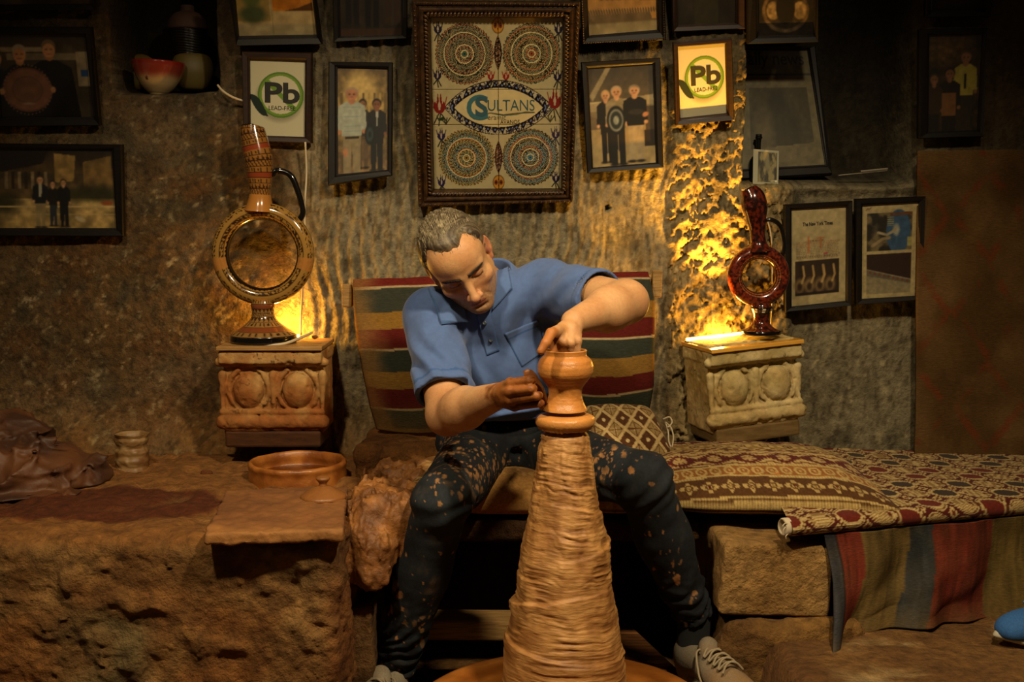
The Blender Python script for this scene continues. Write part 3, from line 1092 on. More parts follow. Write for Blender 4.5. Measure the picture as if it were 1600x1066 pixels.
# ------------------------------------------------------------------ ring vases
def ring_vase(name, label, px_c, py_c, Y, Ro, Ri, scale, foot_prof, neck_path, neck_r, handle, hr, paint, foot_paint, neck_paint, M_h, foot_rot=0, depth=1.0, spout=None):
    s = Y / FPX
    C = P(px_c, py_c, Y)
    base_z = C[2] - foot_prof[-1][1] * s
    t = thing(name, label, 'vase', (C[0], Y, base_z))
    Rm, rt = (Ro + Ri) / 2 * s, (Ro - Ri) / 2 * s
    nu, nv = 200, 56
    U, W = np.meshgrid(np.linspace(0, 2 * math.pi, nu, endpoint=False), np.linspace(0, 2 * math.pi, nv, endpoint=False), indexing='ij')
    rad = Rm + rt * np.cos(W)
    V = np.stack([C[0] + rad * np.sin(U), Y - depth * rt * np.sin(W), C[2] + rad * np.cos(U)], -1)
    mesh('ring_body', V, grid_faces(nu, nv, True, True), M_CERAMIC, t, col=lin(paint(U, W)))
    fp = smooth_prof([(r_ * s, C[2] - z_ * s) for r_, z_ in foot_prof], 90)
    fp = np.vstack([fp, [(.001, fp[-1, 1])]])
    V, Fq = lathe(fp, 90, (C[0] + foot_rot * s, Y, 0))
    ang = np.arctan2(V[:, 1] - Y, V[:, 0] - C[0])
    tt = (C[2] - V[:, 2]) / s
    mesh('foot', V, Fq[:, ::-1], M_CERAMIC, t, col=lin(foot_paint(ang, tt)))
    pth = np.array([(C[0] + x * s, Y + yv * s, C[2] - y * s) for x, y, yv in neck_path])
    pr_ = smooth_prof(np.hstack([pth, (np.array(neck_r) * s)[:, None]]), 110)
    n = 64
    tv = np.gradient(pr_[:, :3], axis=0)
    tv /= np.linalg.norm(tv, axis=1, keepdims=True)
    th_ = np.linspace(0, 2 * math.pi, n, endpoint=False)
    V = []
    for i in range(len(pr_)):
        a = np.cross(tv[i], [0, 1, 0])
        a /= np.linalg.norm(a)
        b = np.cross(a, tv[i])
        V.append(pr_[i, :3] + pr_[i, 3] * (np.cos(th_)[:, None] * a + np.sin(th_)[:, None] * b))
    V = np.array(V)
    # slanted open mouth
    inn = V[-1] * 1
    cen = inn.mean(0)
    inner = [cen + (inn - cen) * f - tv[-1] * dd for f, dd in ((.86, 0), (.80, .01), (.7, .05), (.02, .055))]
    V = np.concatenate([V, np.array(inner)])
    L_ = np.concatenate([[0], np.cumsum(np.linalg.norm(np.diff(pr_[:, :3], axis=0), axis=1))]) / s
    L_ = np.concatenate([L_, [L_[-1]] * 4])
    TT, LL = np.meshgrid(th_, L_)
    cc = neck_paint(TT, LL, L_[-1])
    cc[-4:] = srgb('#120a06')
    if spout is not None:
        z_cut, sl = spout
        tgt = C[2] - z_cut * s
        zlim = tgt + sl * (V[..., 0] - C[0])
        V[..., 2] = np.where(V[..., 2] > zlim, zlim + (V[..., 2] - zlim) * .15, V[..., 2])
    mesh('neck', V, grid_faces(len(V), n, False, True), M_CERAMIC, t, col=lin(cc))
    hp_ = np.array([(C[0] + x * s, Y, C[2] - y * s) for x, y in handle])
    V, Fq = tube(hp_, np.array(hr) * s, 14)
    mesh('handle', V, Fq, M_h, t, label='black glazed handle')
    return t


def bands(ang, d, light, dark, red, period, seed):
    """Horizontal bands of tiny painted marks: d in photo pixels along the band axis."""
    b = np.floor(d / period)
    f = d / period - b
    kind = (b * 2.37 + seed) % 4
    c = np.empty(ang.shape + (3,))
    c[:] = srgb(light)
    dots = np.sin(ang * (26 + 7 * (kind > 2))) * np.cos((f - .5) * math.pi) > .45
    zig = np.abs(((ang * 9 / math.pi) % 1) - .5) * 2
    tri = f < zig
    c = mixc(c, srgb(dark), ((kind < 1.4) & dots) * .9)
    c = mixc(c, srgb(dark), ((kind >= 1.4) & (kind < 2.4) & tri & (f > .15)) * .75)
    c = mixc(c, srgb(red), ((kind >= 2.4) & (kind < 3.1)) * .6)
    c = mixc(c, srgb(dark), ((kind >= 3.1) & (np.sin(ang * 40 + f * 5) > .4)) * .85)
    c = mixc(c, srgb(dark), (f < .12) * .8)
    return c


TAN, DK, RED = '#9a652a', '#1d0d06', '#6b2413'


def ring_paint_a(U, W):
    c = np.empty(U.shape + (3,))
    c[:] = srgb('#8f6a30')
    for wc, wd_, k, n in ((1.9, .16, 0, 64), (1.1, .13, 0, 90), (.62, .17, 1, 70), (.2, .12, 0, 100), (-.25, .12, 0, 80), (2.35, .1, 0, 110)):
        m = np.abs(W - wc) < wd_
        m2 = np.sin(U * n + 9 * fbm(np.stack([U * 20, W * 3, 0 * U], -1), 1, 2)) > .1
        c = mixc(c, srgb(DK), (m & m2) * .85)
        c = mixc(c, srgb(DK), (np.abs(np.abs(W - wc) - wd_ * 1.35) < .025) * .7)
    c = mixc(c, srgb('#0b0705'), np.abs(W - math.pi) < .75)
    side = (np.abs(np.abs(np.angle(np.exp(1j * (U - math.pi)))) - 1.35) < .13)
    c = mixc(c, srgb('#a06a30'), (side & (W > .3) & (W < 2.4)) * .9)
    return c


def ring_paint_b(U, W):
    c = np.empty(U.shape + (3,))
    c[:] = srgb('#48160b')
    sp = fbm(np.stack([np.sin(U) * 14, np.cos(U) * 14, W * 4], -1), 1, 3)
    c = mixc(c, srgb('#7a2c12'), np.clip(sp * 2.4, 0, .8))
    c = mixc(c, srgb('#140605'), np.clip(-sp * 2.6 - .2, 0, .8))
    for wc in (2.0, 2.35):
        c = mixc(c, srgb('#b9874a'), ((np.abs(W - wc) < .06) & (np.sin(U * 80) > 0)) * .7)
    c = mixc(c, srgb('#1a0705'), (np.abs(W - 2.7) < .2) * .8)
    return c


def foot_paint_a(a, tt):
    c = bands(a, tt, '#846132', DK, RED, 7.0, 1.0)
    c = mixc(c, srgb('#080605'), sstep(126, 128, tt))
    return c


def neck_paint_a(a, d, L_):
    c = bands(a, d, '#875a26', DK, '#7a1d0f', 8.5, .6)
    c = mixc(c, srgb('#a26a2c'), (d < 26))
    return mixc(c, srgb('#0a0605'), d > L_ - 1.5)


def foot_paint_b(a, tt):
    sp = fbm(np.stack([np.cos(a) * 6, np.sin(a) * 6, tt * .3], -1), 1, 3)
    c = mixc(np.broadcast_to(srgb('#5c210e'), a.shape + (3,)), srgb('#230b06'), np.clip(.5 + 2 * sp, 0, 1))
    c = mixc(c, srgb('#150807'), (tt > 48) * (tt < 60))
    fl_ = (np.abs(np.sin(a * 4)) > .86) & (np.abs(np.abs(tt - 54) - 2) < 1.2)
    c = mixc(c, srgb('#cbb592'), fl_)
    return mixc(c, srgb('#080505'), sstep(85, 86, tt))


def neck_paint_b(a, d, L_):
    sp = fbm(np.stack([np.cos(a) * 5, np.sin(a) * 5, d * .22], -1), 1, 3)
    c = mixc(np.broadcast_to(srgb('#5a1d0d'), a.shape + (3,)), srgb('#1d0805'), np.clip(.5 + 2.4 * sp, 0, 1))
    return c


ring_vase('ring_vase', 'tall tan ring-shaped wine jug with banded pattern on the left bracket', 411, 397, 3.03, 80, 53, 1,
          [(17, 72), (19, 80), (17.5, 88), (18, 96), (22, 104), (33, 113), (45, 121), (51, 126), (51.5, 130), (51.5, 136), (49, 138)],
          [(-4, -66, 0), (-3, -80, 0), (-2, -96, 0), (-2, -108, 0), (-2, -130, 0), (-4, -150, 0), (-8, -170, 0), (-11, -186, 0), (-12, -199, 0)], [24, 19, 16.5, 18, 20.5, 22, 21, 19.5, 17.5],
          [(17, -120), (24, -128), (38, -126), (48, -118), (56, -98), (62, -76), (63, -62), (56, -50)], [3.5, 5, 4.6, 4.8, 4.6, 4.2, 4.6, 5],
          ring_paint_a, foot_paint_a, neck_paint_a, M_BLACK_GLAZE, foot_rot=-2, spout=(-196, -.35))
ring_vase('ring_vase', 'smaller dark red ring-shaped jug with black handle on the glowing right bracket', 1185, 431, 3.02, 48.5, 25.5, 1,
          [(14, 40), (15, 46), (17, 50), (14, 58), (12.5, 66), (13.5, 74), (20, 81), (29, 85), (31, 87), (31, 91), (30, 92)],
          [(0, -38, 0), (-1, -50, 0), (-3, -64, 0), (-4, -78, 0), (-6, -92, 0), (-8, -106, 0), (-12, -122, 0), (-19, -135, 0)], [20, 13, 11.5, 13.5, 16.5, 19.5, 18.5, 12.5],
          [(9, -86), (18, -87), (30, -80), (36, -66), (39, -48), (38, -34)], [2.6, 3.4, 3.4, 3.2, 3.0, 3.4],
          ring_paint_b, foot_paint_b, neck_paint_b, M_BLACK_GLAZE, foot_rot=6)
for n in ('ring_vase', 'ring_vase.001'):
    tag(bpy.data.objects[n], group='ring vases on the brackets')

# ------------------------------------------------------------------ amber accent lamps
M_GLOW = mat('amber_led', '#ffcf70', emit=(1.0, .50, .08), estr=14.0)
M_LAMPBODY = mat('lamp_body', '#4a3a22', rough=.5)
def led(name, label, c, s, R, energy, off=(0, 0, .02), radius=.02, up=None):
    t = thing(name, label, 'lamp', c)
    V, Fq = box(c, s, R, .002)
    mesh('tube', V, Fq, M_GLOW, t, smooth=False)
    V, Fq = box(np.asarray(c) - np.array([0, 0, s[2] * .75]), (s[0] * 1.03, s[1] * 1.3, s[2] * .5), R, .001)
    mesh('mount', V, Fq, M_LAMPBODY, t, smooth=False)
    if up is None:
        bulb(name + '_light', np.asarray(c) + np.asarray(off), energy, AMBER, radius)
    else:
        o_ = np.asarray(c) + np.asarray(off)
        spot(name + '_light', o_, o_ + np.asarray(up[0]), energy, AMBER, up[1], up[2], radius)
    return t


led('led_lamp', 'bright amber light strip on the right bracket behind the red jug', TR_((-.045, -.030, .020)), (.16, .014, .008), RR, 62, (-.0, -.062, .012), .010, up=((-.10, .10, 1.0), 62, .7))
bulb('led_lamp_spill', TR_((-.045, -.045, .045)), 2.2, AMBER, .02)
led('led_lamp', 'small amber lamp hidden behind the foot of the tan ring vase', np.array([CL[0] - .01, 3.105, .588]), (.11, .012, .008), np.eye(3), 6.5, (0, -.002, .022), .015)
led('led_lamp', 'amber lamp tucked behind the top of the striped backrest by the right rail end', P(962, 438, 3.10), (.13, .012, .008), np.eye(3), 5.5, (0, -.022, .012), .012, up=((-.03, .07, 1.0), 105, 1.0))

# cables
def cable(label, pts, r=.0028, m=M_CABLE, name='cable'):
    V, Fq = tube(pts, r, 8)
    return tag(mesh(name, V, Fq, m), label, 'cable')


cable('thin white cable dropping behind the tan ring vase to its bracket', [P(477, 222, 3.10), P(479, 270, 3.11), P(476, 330, 3.10), P(478, 400, 3.105), P(473, 450, 3.10), P(470, 505, 3.10), P(470, 523, 3.10)])
cable('loose cable lying across the front of the left bracket top', [P(400, 541, 2.95), P(440, 538, 2.96), P(465, 530, 3.0), P(485, 521, 3.08), P(487, 520, 3.10)], .004)
cable('short white cable hanging from the left wall niche sill', [P(340, 133, 3.12), P(348, 142, 3.11), P(362, 151, 3.11), P(380, 158, 3.12)], .003)
cable('thin cable lit amber behind the red jug', [P(1196, 335, 3.12), P(1205, 370, 3.115), P(1207, 440, 3.11), P(1205, 500, 3.11), P(1203, 520, 3.115)], .0022)
cable('thin wire hanging under the right bracket', [P(1148, 690, 3.11), P(1143, 705, 3.10), P(1150, 712, 3.09), P(1185, 700, 3.09), P(1200, 684, 3.10)], .0022)
# ------------------------------------------------------------------ striped backrest on its rail
t = thing('wooden_rail', 'wooden rail whose two ends show beside the striped backrest cloth', 'rail', P(786, 450, 3.02))
a, b = P(545, 462, 3.06), P(1024, 445, 3.06)
d = (b - a)
L_ = np.linalg.norm(d)
V, Fq = box((a + b) / 2, (L_ + .02, .045, .055), roty(-math.atan2(d[2], d[0])), .005)
mesh('beam', V, Fq, M_WOOD, t, smooth=False)
V, Fq = box(a + np.array([.0, -.03, .002]), (.026, .02, .062), roty(.03), .004)
mesh('end_block', V, Fq, M_WOOD, t, smooth=False)
V, Fq = box(b + np.array([.0, -.03, .004]), (.026, .02, .072), roty(.03), .004)
mesh('end_block', V, Fq, M_WOOD, t, smooth=False)

nu, nv = 230, 150
u, v = np.meshgrid(np.linspace(0, 1, nu), np.linspace(0, 1, nv), indexing='ij')
lx = np.interp(v, [0, .3, .6, .85, 1], [553, 561, 572, 584, 594])
rx = np.interp(v, [0, .2, .8, 1], [1012, 1017, 1015, 1008])
ty = 437 + (426 - 437) * u
by = 668 + (640 - 668) * u + 10 * np.sin(u * 9)
px = lx + (rx - lx) * u
py = ty + (by - ty) * v
Yd = 3.015 - .11 * np.sin(v * math.pi * .80) ** 1.2 * (.55 + .45 * np.sin(u * math.pi) ** .4) + .012 * fbm(np.stack([u * 5, v * 3, 0 * u], -1), 1, 3)
Vw = np.stack([P_ for P_ in [((px - 800.0)), (FPX * _cp + (533 - py) * _sp), (-FPX * _sp + (533 - py) * _cp)]], -1)
V = Vw * (Yd / Vw[..., 1])[..., None] + np.array([0, 0, CAMZ])
eL = np.array([0, 14, 18, 54, 80, 108, 111, 142, 167, 196, 199, 226, 240]) / 232.
eR = np.array([0, 9, 12, 43, 69, 96, 99, 124, 150, 174, 177, 204, 222]) / 214.
cols = ['#6b201a', '#b39a72', '#383a30', '#8a6428', '#5a1a15', '#b39a72', '#34372e', '#86622a', '#551914', '#a88f66', '#373a2e', '#7a5a2a']
c = np.empty(u.shape + (3,))
c[:] = srgb('#3f2a18')
wob = .006 * fbm(np.stack([u * 12, v * 3, 0 * u], -1), 1, 3)
for i, cc in enumerate(cols):
    lo = eL[i] + (eR[i] - eL[i]) * u + wob
    hi = eL[i + 1] + (eR[i + 1] - eL[i + 1]) * u + wob
    c = mixc(c, srgb(cc), (v >= lo) & (v < hi))
c = c * .88
dust = np.clip((1 - sstep(0, .10, u + .05 * fbm(np.stack([u * 9, v * 9, 0 * u], -1), 1, 3))) * .75 + sstep(.75, 1, v) * (1 - u) * .5, 0, .8)
c = mixc(c, srgb('#7d5a30'), dust)
back = V + np.array([0, .02, 0])
nf = grid_faces(nu, nv)
o = mesh('striped_kilim', V, nf, M_KILIM, col=lin(c))
md = o.modifiers.new('thick', 'SOLIDIFY')
md.thickness = .012
md.offset = -1
tag(o, 'striped red, ochre and dark green kilim hung as a backrest behind the potter', 'kilim')

# ------------------------------------------------------------------ dim diamond kilim on the wall at the far right
u, v = np.meshgrid(np.linspace(0, 1, 90), np.linspace(0, 1, 120), indexing='ij')
tl, tr, br, bl = P(1432, 236, 3.115), P(1780, 232, 3.10), P(1780, 715, 3.06), P(1429, 712, 3.09)
U, W = u[..., None], v[..., None]
V = (tl * (1 - U) + tr * U) * (1 - W) + (bl * (1 - U) + br * U) * W
V[..., 1] += .006 * fbm(np.stack([u * 6, v * 6, 0 * u], -1), 1, 3)
c = mixc(np.broadcast_to(srgb('#5a4226'), u.shape + (3,)), srgb('#443018'), np.clip(.5 + 1.4 * fbm(np.stack([u * 7, v * 9, 0 * u], -1), 1, 4), 0, 1))
dm = np.abs(((u * 348 - 112) / 115 + .5) % 1 - .5) * 115 + np.abs(((v * 478 - 250) / 150 + .5) % 1 - .5) * 115 * 150 / 150
ln = np.abs(dm - 52) < 7
c = mixc(c, srgb('#6a2713'), ln * np.clip(.15 + 1.0 * fbm(np.stack([u * 20, v * 20, 0 * u], -1), 1, 3), 0, .45))
o = mesh('wall_kilim', V, grid_faces(90, 120), M_KILIM, col=lin(c))
o.modifiers.new('thick', 'SOLIDIFY').thickness = .008
tag(o, 'dim brown wall kilim with faint red diamonds hanging at the right', 'kilim')

# ------------------------------------------------------------------ seat cushion under the potter
def pillow(name, label, quad, th, zc, paint, nu=200, nv=120, pw=(4, 3), ex=.5, flat=.35, m=M_FABRIC, wr=.004, seed=0.0, up=np.array([0, 0, 1.0]), bulge=0.0, amp=None, warp=False):
    """quad: back-left, back-right, front-right, front-left corners of the seam."""
    bl_, br_, fr_, fl_ = [np.asarray(q, float) for q in quad]
    W_ = np.linspace(0, 2, 2 * nv, endpoint=False)          # 0..1 over the top (back to front), 1..2 underneath
    u, w = np.meshgrid(np.linspace(0, 1, nu), W_, indexing='ij')
    su = .5 - .5 * np.cos(np.clip(u, 0, 1) * math.pi)
    su = .5 * su + .5 * u
    top = w < 1
    vv = np.where(top, w, 2 - w)
    vs = .5 - .5 * np.cos(vv * math.pi)
    vv = .6 * vs + .4 * vv
    prof = np.clip((1 - np.abs(2 * su - 1) ** pw[0]) * (1 - np.abs(2 * vv - 1) ** pw[1]), 0, 1) ** ex
    if amp is not None:
        prof = prof * amp(su, vv)
    side = bulge * (1 - (2 * su - 1) ** 2) * (2 * vv - 1)
    U, S = su[..., None], vv[..., None]
    V = (bl_ * (1 - U) + br_ * U) * (1 - S) + (fl_ * (1 - U) + fr_ * U) * S
    fd = (fl_ + fr_ - bl_ - br_)
    fd = fd / np.linalg.norm(fd)
    V = V + side[..., None] * fd
    n = fbm(np.stack([su * 9, vv * 6, 0 * u + seed], -1), 1, 3)
    h = np.where(top, th * (1 - flat), -th * flat) * prof + wr * n * prof
    V = V + h[..., None] * up
    seg = np.linalg.norm(np.diff(V[:, :nv], axis=1), axis=-1)
    cum = np.concatenate([np.zeros((nu, 1)), np.cumsum(seg, 1)], 1)
    cum = cum / np.maximum(cum[nu // 2 - 5:nu // 2 + 5, -1].mean(), 1e-6)
    k0 = cum[:, -1:] * .5
    vv = vv.copy()
    vv[:, :nv] = np.clip(cum + (.5 - k0), 0, 1)
    vs_ = vv
    sv = np.where(top, vs_ ** 1.7 if warp else vs_, vs_)
    return mesh(name, V, grid_faces(nu, 2 * nv, False, True), m, None, lin(paint(su, sv, top)))


def bolster_paint(u, v, top):
    """Rows of small woven motifs running the length of the cushion."""
    L = .56
    x = u * L
    rows = [(.00, .06, 'plain'), (.06, .08, 'line'), (.08, .16, 'zig'), (.16, .18, 'line'), (.18, .28, 'floral'), (.28, .36, 'check'), (.36, .38, 'line'), (.38, .60, 'big'), (.60, .62, 'line'), (.62, .76, 'chain'), (.76, .78, 'line'), (.78, .955, 'flower'), (.955, 1.01, 'line')]
    c = np.empty(u.shape + (3,))
    c[:] = srgb('#8d733f')
    MAR, CREAM, BRN, OLV = srgb('#4d1813'), srgb('#a98f58'), srgb('#4a2f18'), srgb('#7d6232')
    for a, b, k in rows:
        m = (v >= a) & (v < b)
        f = (v - a) / (b - a)
        H = (b - a) * .30
        if k == 'plain':
            cc = mixc(np.broadcast_to(CREAM, c.shape), BRN, ((np.sin(x * 220) * np.sin(f * 9)) > .35) * .55)
        elif k == 'line':
            cc = mixc(np.broadcast_to(CREAM, c.shape), BRN, (np.abs(f - .5) < .18) * .8 + (np.sin(x * 900) > .3) * .25)
        elif k in ('zig', 'big'):
            per = .085 if k == 'big' else .075
            q = np.abs(((x / per) % 1) - .5) * 2
            z = np.abs(f - .5) * 2
            cc = mixc(np.broadcast_to(MAR, c.shape), CREAM, (z > .25 + .75 * q))
            r2 = np.hypot((((x / per) + .5) % 1 - .5) * per / H, (f - .5)) * 2
            fl = (r2 < .52) & ((np.abs(np.sin(3 * np.arctan2(f - .5, (((x / per) + .5) % 1 - .5) * per / H))) > .35) | (r2 < .2))
            cc = mixc(cc, CREAM, fl * .9)
            cc = mixc(cc, MAR, ((z > .62 + .38 * q) & (z < .82 + .3 * q)) * .8)
            cc = mixc(cc, CREAM, ((np.abs(z - (.14 + .75 * q)) < .05) & (np.sin(x * 700) > 0)) * .7)
        elif k == 'chain':
            per = .034
            r2 = np.hypot(((x / per) % 1 - .5) * 1.5, (f - .5) * 1.6)
            cc = mixc(np.broadcast_to(srgb('#7f5126'), c.shape), CREAM, (np.abs(r2 - .5) < .12) * .9 + (r2 < .16) * .8)
            cc = mixc(cc, CREAM, (np.abs(f - .5) > .42))
        elif k in ('floral', 'flower'):
            per = .05 if k == 'flower' else .06
            i = np.floor(x / per)
            xx, yy_ = (x / per) % 1 - .5, (f - .5) * (H / per)
            r2 = np.hypot(xx, yy_ * 1.3)
            an = np.arctan2(yy_, xx)
            cc = mixc(np.broadcast_to(BRN if k == 'flower' else OLV, c.shape), CREAM, (r2 < .34 + .1 * np.cos(4 * an)) * .85)
            cc = mixc(cc, BRN, ((r2 < .22) & (r2 > .12)) * .9)
            cc = mixc(cc, np.where((i % 2 == 0)[..., None], MAR, OLV), (r2 < .08) * 1.0)
        else:
            q = ((np.floor(x / .014) + np.floor(f * 4)) % 2) == 0
            cc = mixc(np.broadcast_to(CREAM, c.shape), MAR if k == 'check' else BRN, q * .85)
            q2 = np.abs(((x / .055) % 1) - .5) * 2
            cc = mixc(cc, BRN, (np.abs(f - .5) * 2 < q2 - .4) * .8)
        c = np.where(m[..., None], cc, c)
    for (cu, cv_, r) in ((.06, .60, .022), (.05, .68, .02), (.53, .74, .012), (.10, .52, .014)):
        d2 = np.hypot((u - cu) * 1.1, (v - cv_) * .6) + .012 * fbm(np.stack([u * 40, v * 40, 0 * u], -1), 1, 3)
        c = mixc(c, srgb('#a5662a'), (d2 < r) * .85)
    return c


def seat_paint(u, v, top):
    c = bolster_paint(u * 1.1, v, top)
    d = fbm(np.stack([u * 7, v * 5, 0 * u], -1), 1, 3)
    return mixc(c, srgb('#a5783f'), np.clip(.72 - (u > .55) * .4 + d * .9, 0, .95))


o = pillow('seat_cushion', '', [(-.27, 3.0, .262), (.36, 3.0, .262), (.33, 2.56, .262), (-.24, 2.56, .262)], .105, .26, seat_paint, 110, 60, pw=(6, 5), ex=.35, flat=.45)
tag(o, 'clay-stained seat cushion squashed beneath the sitting potter', 'cushion')
z_ = .262
o = pillow('bolster_cushion', '', [(.30, 3.03, z_), (.84, 3.0, .268), (.868, 2.485, .262), (.335, 2.535, .258)], .112, .26, bolster_paint, 290, 92, pw=(5, 2.6), ex=.5, flat=.36, wr=.005, seed=3.0, warp=True,
           amp=lambda u, v: np.clip(1.0 - .0 * u + .10 * np.sin(u * 3), 0, 2) * (1 - .35 * sstep(.72, 1, u) * sstep(.45, 1, v)))
tag(o, 'long maroon and cream patterned cushion lying to the right of the potter', 'cushion', 'patterned cushions on the bench')


def kat_paint(u, v, top):
    x, y = u * .26, v * .2
    p_ = .062
    a, b = ((x + y) / p_) % 1 - .5, ((x - y) / p_) % 1 - .5
    i, j = np.floor((x + y) / p_), np.floor((x - y) / p_)
    e = np.maximum(np.abs(a), np.abs(b))
    c = np.empty(u.shape + (3,))
    c[:] = srgb('#4a2d19')
    lt = ((i + j) % 2 == 0)
    c = mixc(c, srgb('#8d7448'), lt * .95)
    c = mixc(c, srgb('#a98f60'), e > .41)
    c = mixc(c, srgb('#4a2c18'), (np.abs(e - .36) < .02))
    c = mixc(c, srgb('#b39b6c'), (np.hypot(a, b) < .12))
    c = mixc(c, srgb('#5a381e'), lt & (np.abs(np.abs(a) - np.abs(b)) < .05) & (e < .33))
    return c


o = pillow('diamond_cushion', '', [P(905, 640, 2.93), P(1016, 642, 2.95), P(1052, 720, 2.80), P(915, 730, 2.78)], .085, 0, kat_paint, 110, 80, pw=(4, 4), ex=.5, flat=.4, up=np.array([.10, -.55, .83]), wr=.003)
tag(o, 'small brown and cream diamond-lattice cushion tucked behind the potter\'s thigh', 'cushion', 'patterned cushions on the bench')
for i, pts in enumerate([[(1040, 660, 2.9), (1048, 668, 2.88), (1052, 682, 2.87), (1050, 700, 2.86)], [(1040, 660, 2.9), (1044, 675, 2.88), (1045, 690, 2.87), (1051, 705, 2.86)], [(1036, 655, 2.9), (1046, 652, 2.9), (1050, 660, 2.89), (1044, 668, 2.88)]]):
    V, Fq = tube([P(*q) for q in pts], .0022, 6)
    k = mesh('tie_string', V, Fq, M_CABLE, None)
    M_ = bpy.data.objects['diamond_cushion']
    k.parent = M_

# ------------------------------------------------------------------ thin mattress on the stone bench
LM, DM, TM = 1.20, .66, .040


def mat_paint(x, y):
    a, b = .150, .165
    c = np.empty(x.shape + (3,))
    c[:] = srgb('#45160f')

    def cells(ox, oy):
        return ((x / a + ox + .5) % 1 - .5) * a, ((y / b + oy + .5) % 1 - .5) * b, np.floor(x / a + ox + .5) + np.floor(y / b + oy + .5)
    for ox, oy, kind in ((0, 0, 0), (.5, .5, 0), (.5, 0, 1), (0, .5, 1)):
        cx_, cy_, idn = cells(ox, oy)
        k = np.hypot(cx_ / .037, cy_ / .044) if kind == 0 else np.hypot(cx_ / .036, cy_ / .034)
        c = mixc(c, srgb('#a88f5e'), k < 1)
        c = mixc(c, srgb('#5f3a1c'), np.abs(k - .9) < .035)
        if kind == 0:
            wing = np.hypot(cx_ / .027, cy_ / (.026 + 8 * cx_ * cx_ * 1.2)) < 1
            alt = (np.round(y / b + oy) % 2 == 0)
            c = mixc(c, np.where(alt[..., None], srgb('#5a1f14'), srgb('#352a22')), wing)
        else:
            hat = (np.sin(cx_ * 1500) * np.sin(cy_ * 1500) > 0)
            c = mixc(c, srgb('#6e4f28'), ((k < .82) & hat) * .7)
            c = mixc(c, srgb('#4f1d12'), np.hypot((np.abs(cx_) - .022) / .005, cy_ / .007) < 1)
    for ox, oy in ((.25, .25), (.75, .25), (.25, .75), (.75, .75)):
        cx_, cy_, _ = cells(ox, oy)
        k = np.abs(cx_) / .012 + np.abs(cy_) / .018
        c = mixc(c, srgb('#a88d5c'), k < 1)
        c = mixc(c, srgb('#5c2415'), k < .5)
    return c


sx = np.linspace(0, LM, 270)
q = np.linspace(0, math.pi, 26)
roll = np.stack([-np.sin(q) * TM / 2 * 1.1, np.cos(q) * TM / 2], 1)             # rounded front edge
cross = np.vstack([np.stack([np.linspace(DM, .001, 140), np.full(140, TM / 2)], 1), roll, np.stack([np.linspace(.01, DM, 20), np.full(20, -TM / 2)], 1)])
arc = np.concatenate([[0], np.cumsum(np.linalg.norm(np.diff(cross, axis=0), axis=1))])
S_, K_ = np.meshgrid(sx, np.arange(len(cross)), indexing='ij')
base = FA + np.array([0, 0, .243])
off, zz = cross[K_, 0], cross[K_, 1]
short = np.minimum(1, np.maximum(.1, (3.10 - FA[1] - S_ * .30) / .954) / DM)
off = np.where(off > 0, off * short, off)
fl_ = .006 * fbm(np.stack([S_ * 6, off * 6, 0 * S_], -1), 1, 3) * (zz > 0)
V = base + S_[..., None] * tA + off[..., None] * nA + (zz + fl_)[..., None] * np.array([0, 0, 1]) + (np.maximum(off, 0) * .42 * (1 - S_ / LM))[..., None] * tA
mt = mesh('mattress', V, grid_faces(len(sx), len(cross))[:, ::-1], M_FABRIC, col=lin(mat_paint(S_, arc[K_] * short)))
tag(mt, 'thin mattress in maroon and beige medallion cloth along the right bench', 'mattress')
# its open rolled end with white lining
rr_ = np.array([(0.0196, 0), (.0196, .012), (.0165, .016), (.0145, .008), (.0145, -.03), (.001, -.03)])
V, Fq = lathe(rr_, 32)
Rr = np.stack([np.cross(nA, -tA), nA, -tA], 1)
V = V @ Rr.T + base + tA * .004 + nA * .004
o = mesh('rolled_end', V, Fq, mat('white_lining', '#b9a98c', rough=.9), mt, label='white-lined rolled corner of the mattress')
o2 = [[(0, 0), (-.008, .004), (-.014, -.004), (-.012, -.014)], [(0, .01), (-.010, .012), (-.016, .006)], [(0, -.01), (-.007, -.016), (-.006, -.022)]]
V, Fq = join([tube([base + tA * (.0 + p_[0]) + np.array([0, -.012, p_[1]]) for p_ in pts], .0012, 5) for pts in o2])
mesh('frayed_thread', V, Fq, M_CABLE, mt)

# ------------------------------------------------------------------ striped cloth hanging over the bench front
nu, nv = 210, 90
u, v = np.meshgrid(np.linspace(0, 1, nu), np.linspace(0, 1, nv), indexing='ij')
s0 = .085 + u * 1.15
spread = -.03 * v ** 3 * (1 - u) ** 2 * 1.2
ss = s0 + spread + .012 * np.sin(v * 4 + u * 3)
drop = .214 + .016 * np.exp(-((u - .03) / .05) ** 2) + .004 * np.sin(u * 22)
z = .222 - v * (drop + .006)
fold = (.024 * np.sin(u * 2 * math.pi * 4.6 + .8 * v + 2 * fbm(np.stack([u * 3, v, 0 * u], -1), 1, 2)) + .014 * np.sin(u * 2 * math.pi * 9.3 + 2 - v) + .05 * np.maximum(0, fbm(np.stack([u * 7 + v * 2.5, v * 2, 0 * u], -1), 1, 2)) * v) * (.25 + .75 * v) + .006 * fbm(np.stack([u * 14, v * 3, 0 * u], -1), 1, 3)
yo = -.012 - (.030 + .02 * u) * v ** 2 - fold * .8 - .05 * np.exp(-((u) / .05) ** 2) * v ** 2.5
V = FA + ss[..., None] * tA + yo[..., None] * nA + z[..., None] * np.array([0, 0, 1])
edges = [0, .022, .028, .075, .185, .235, .375, .49, .60, .72, .81, .93, 1.01]
ccs = ['#33363f', '#241a16', '#74291c', '#66522a', '#2c3238', '#692318', '#5d4a22', '#283038', '#6c2518', '#5d4a22', '#232a32', '#5f1e14']
c = np.empty(u.shape + (3,))
sh = u + .012 * v * np.sin(u * 9)
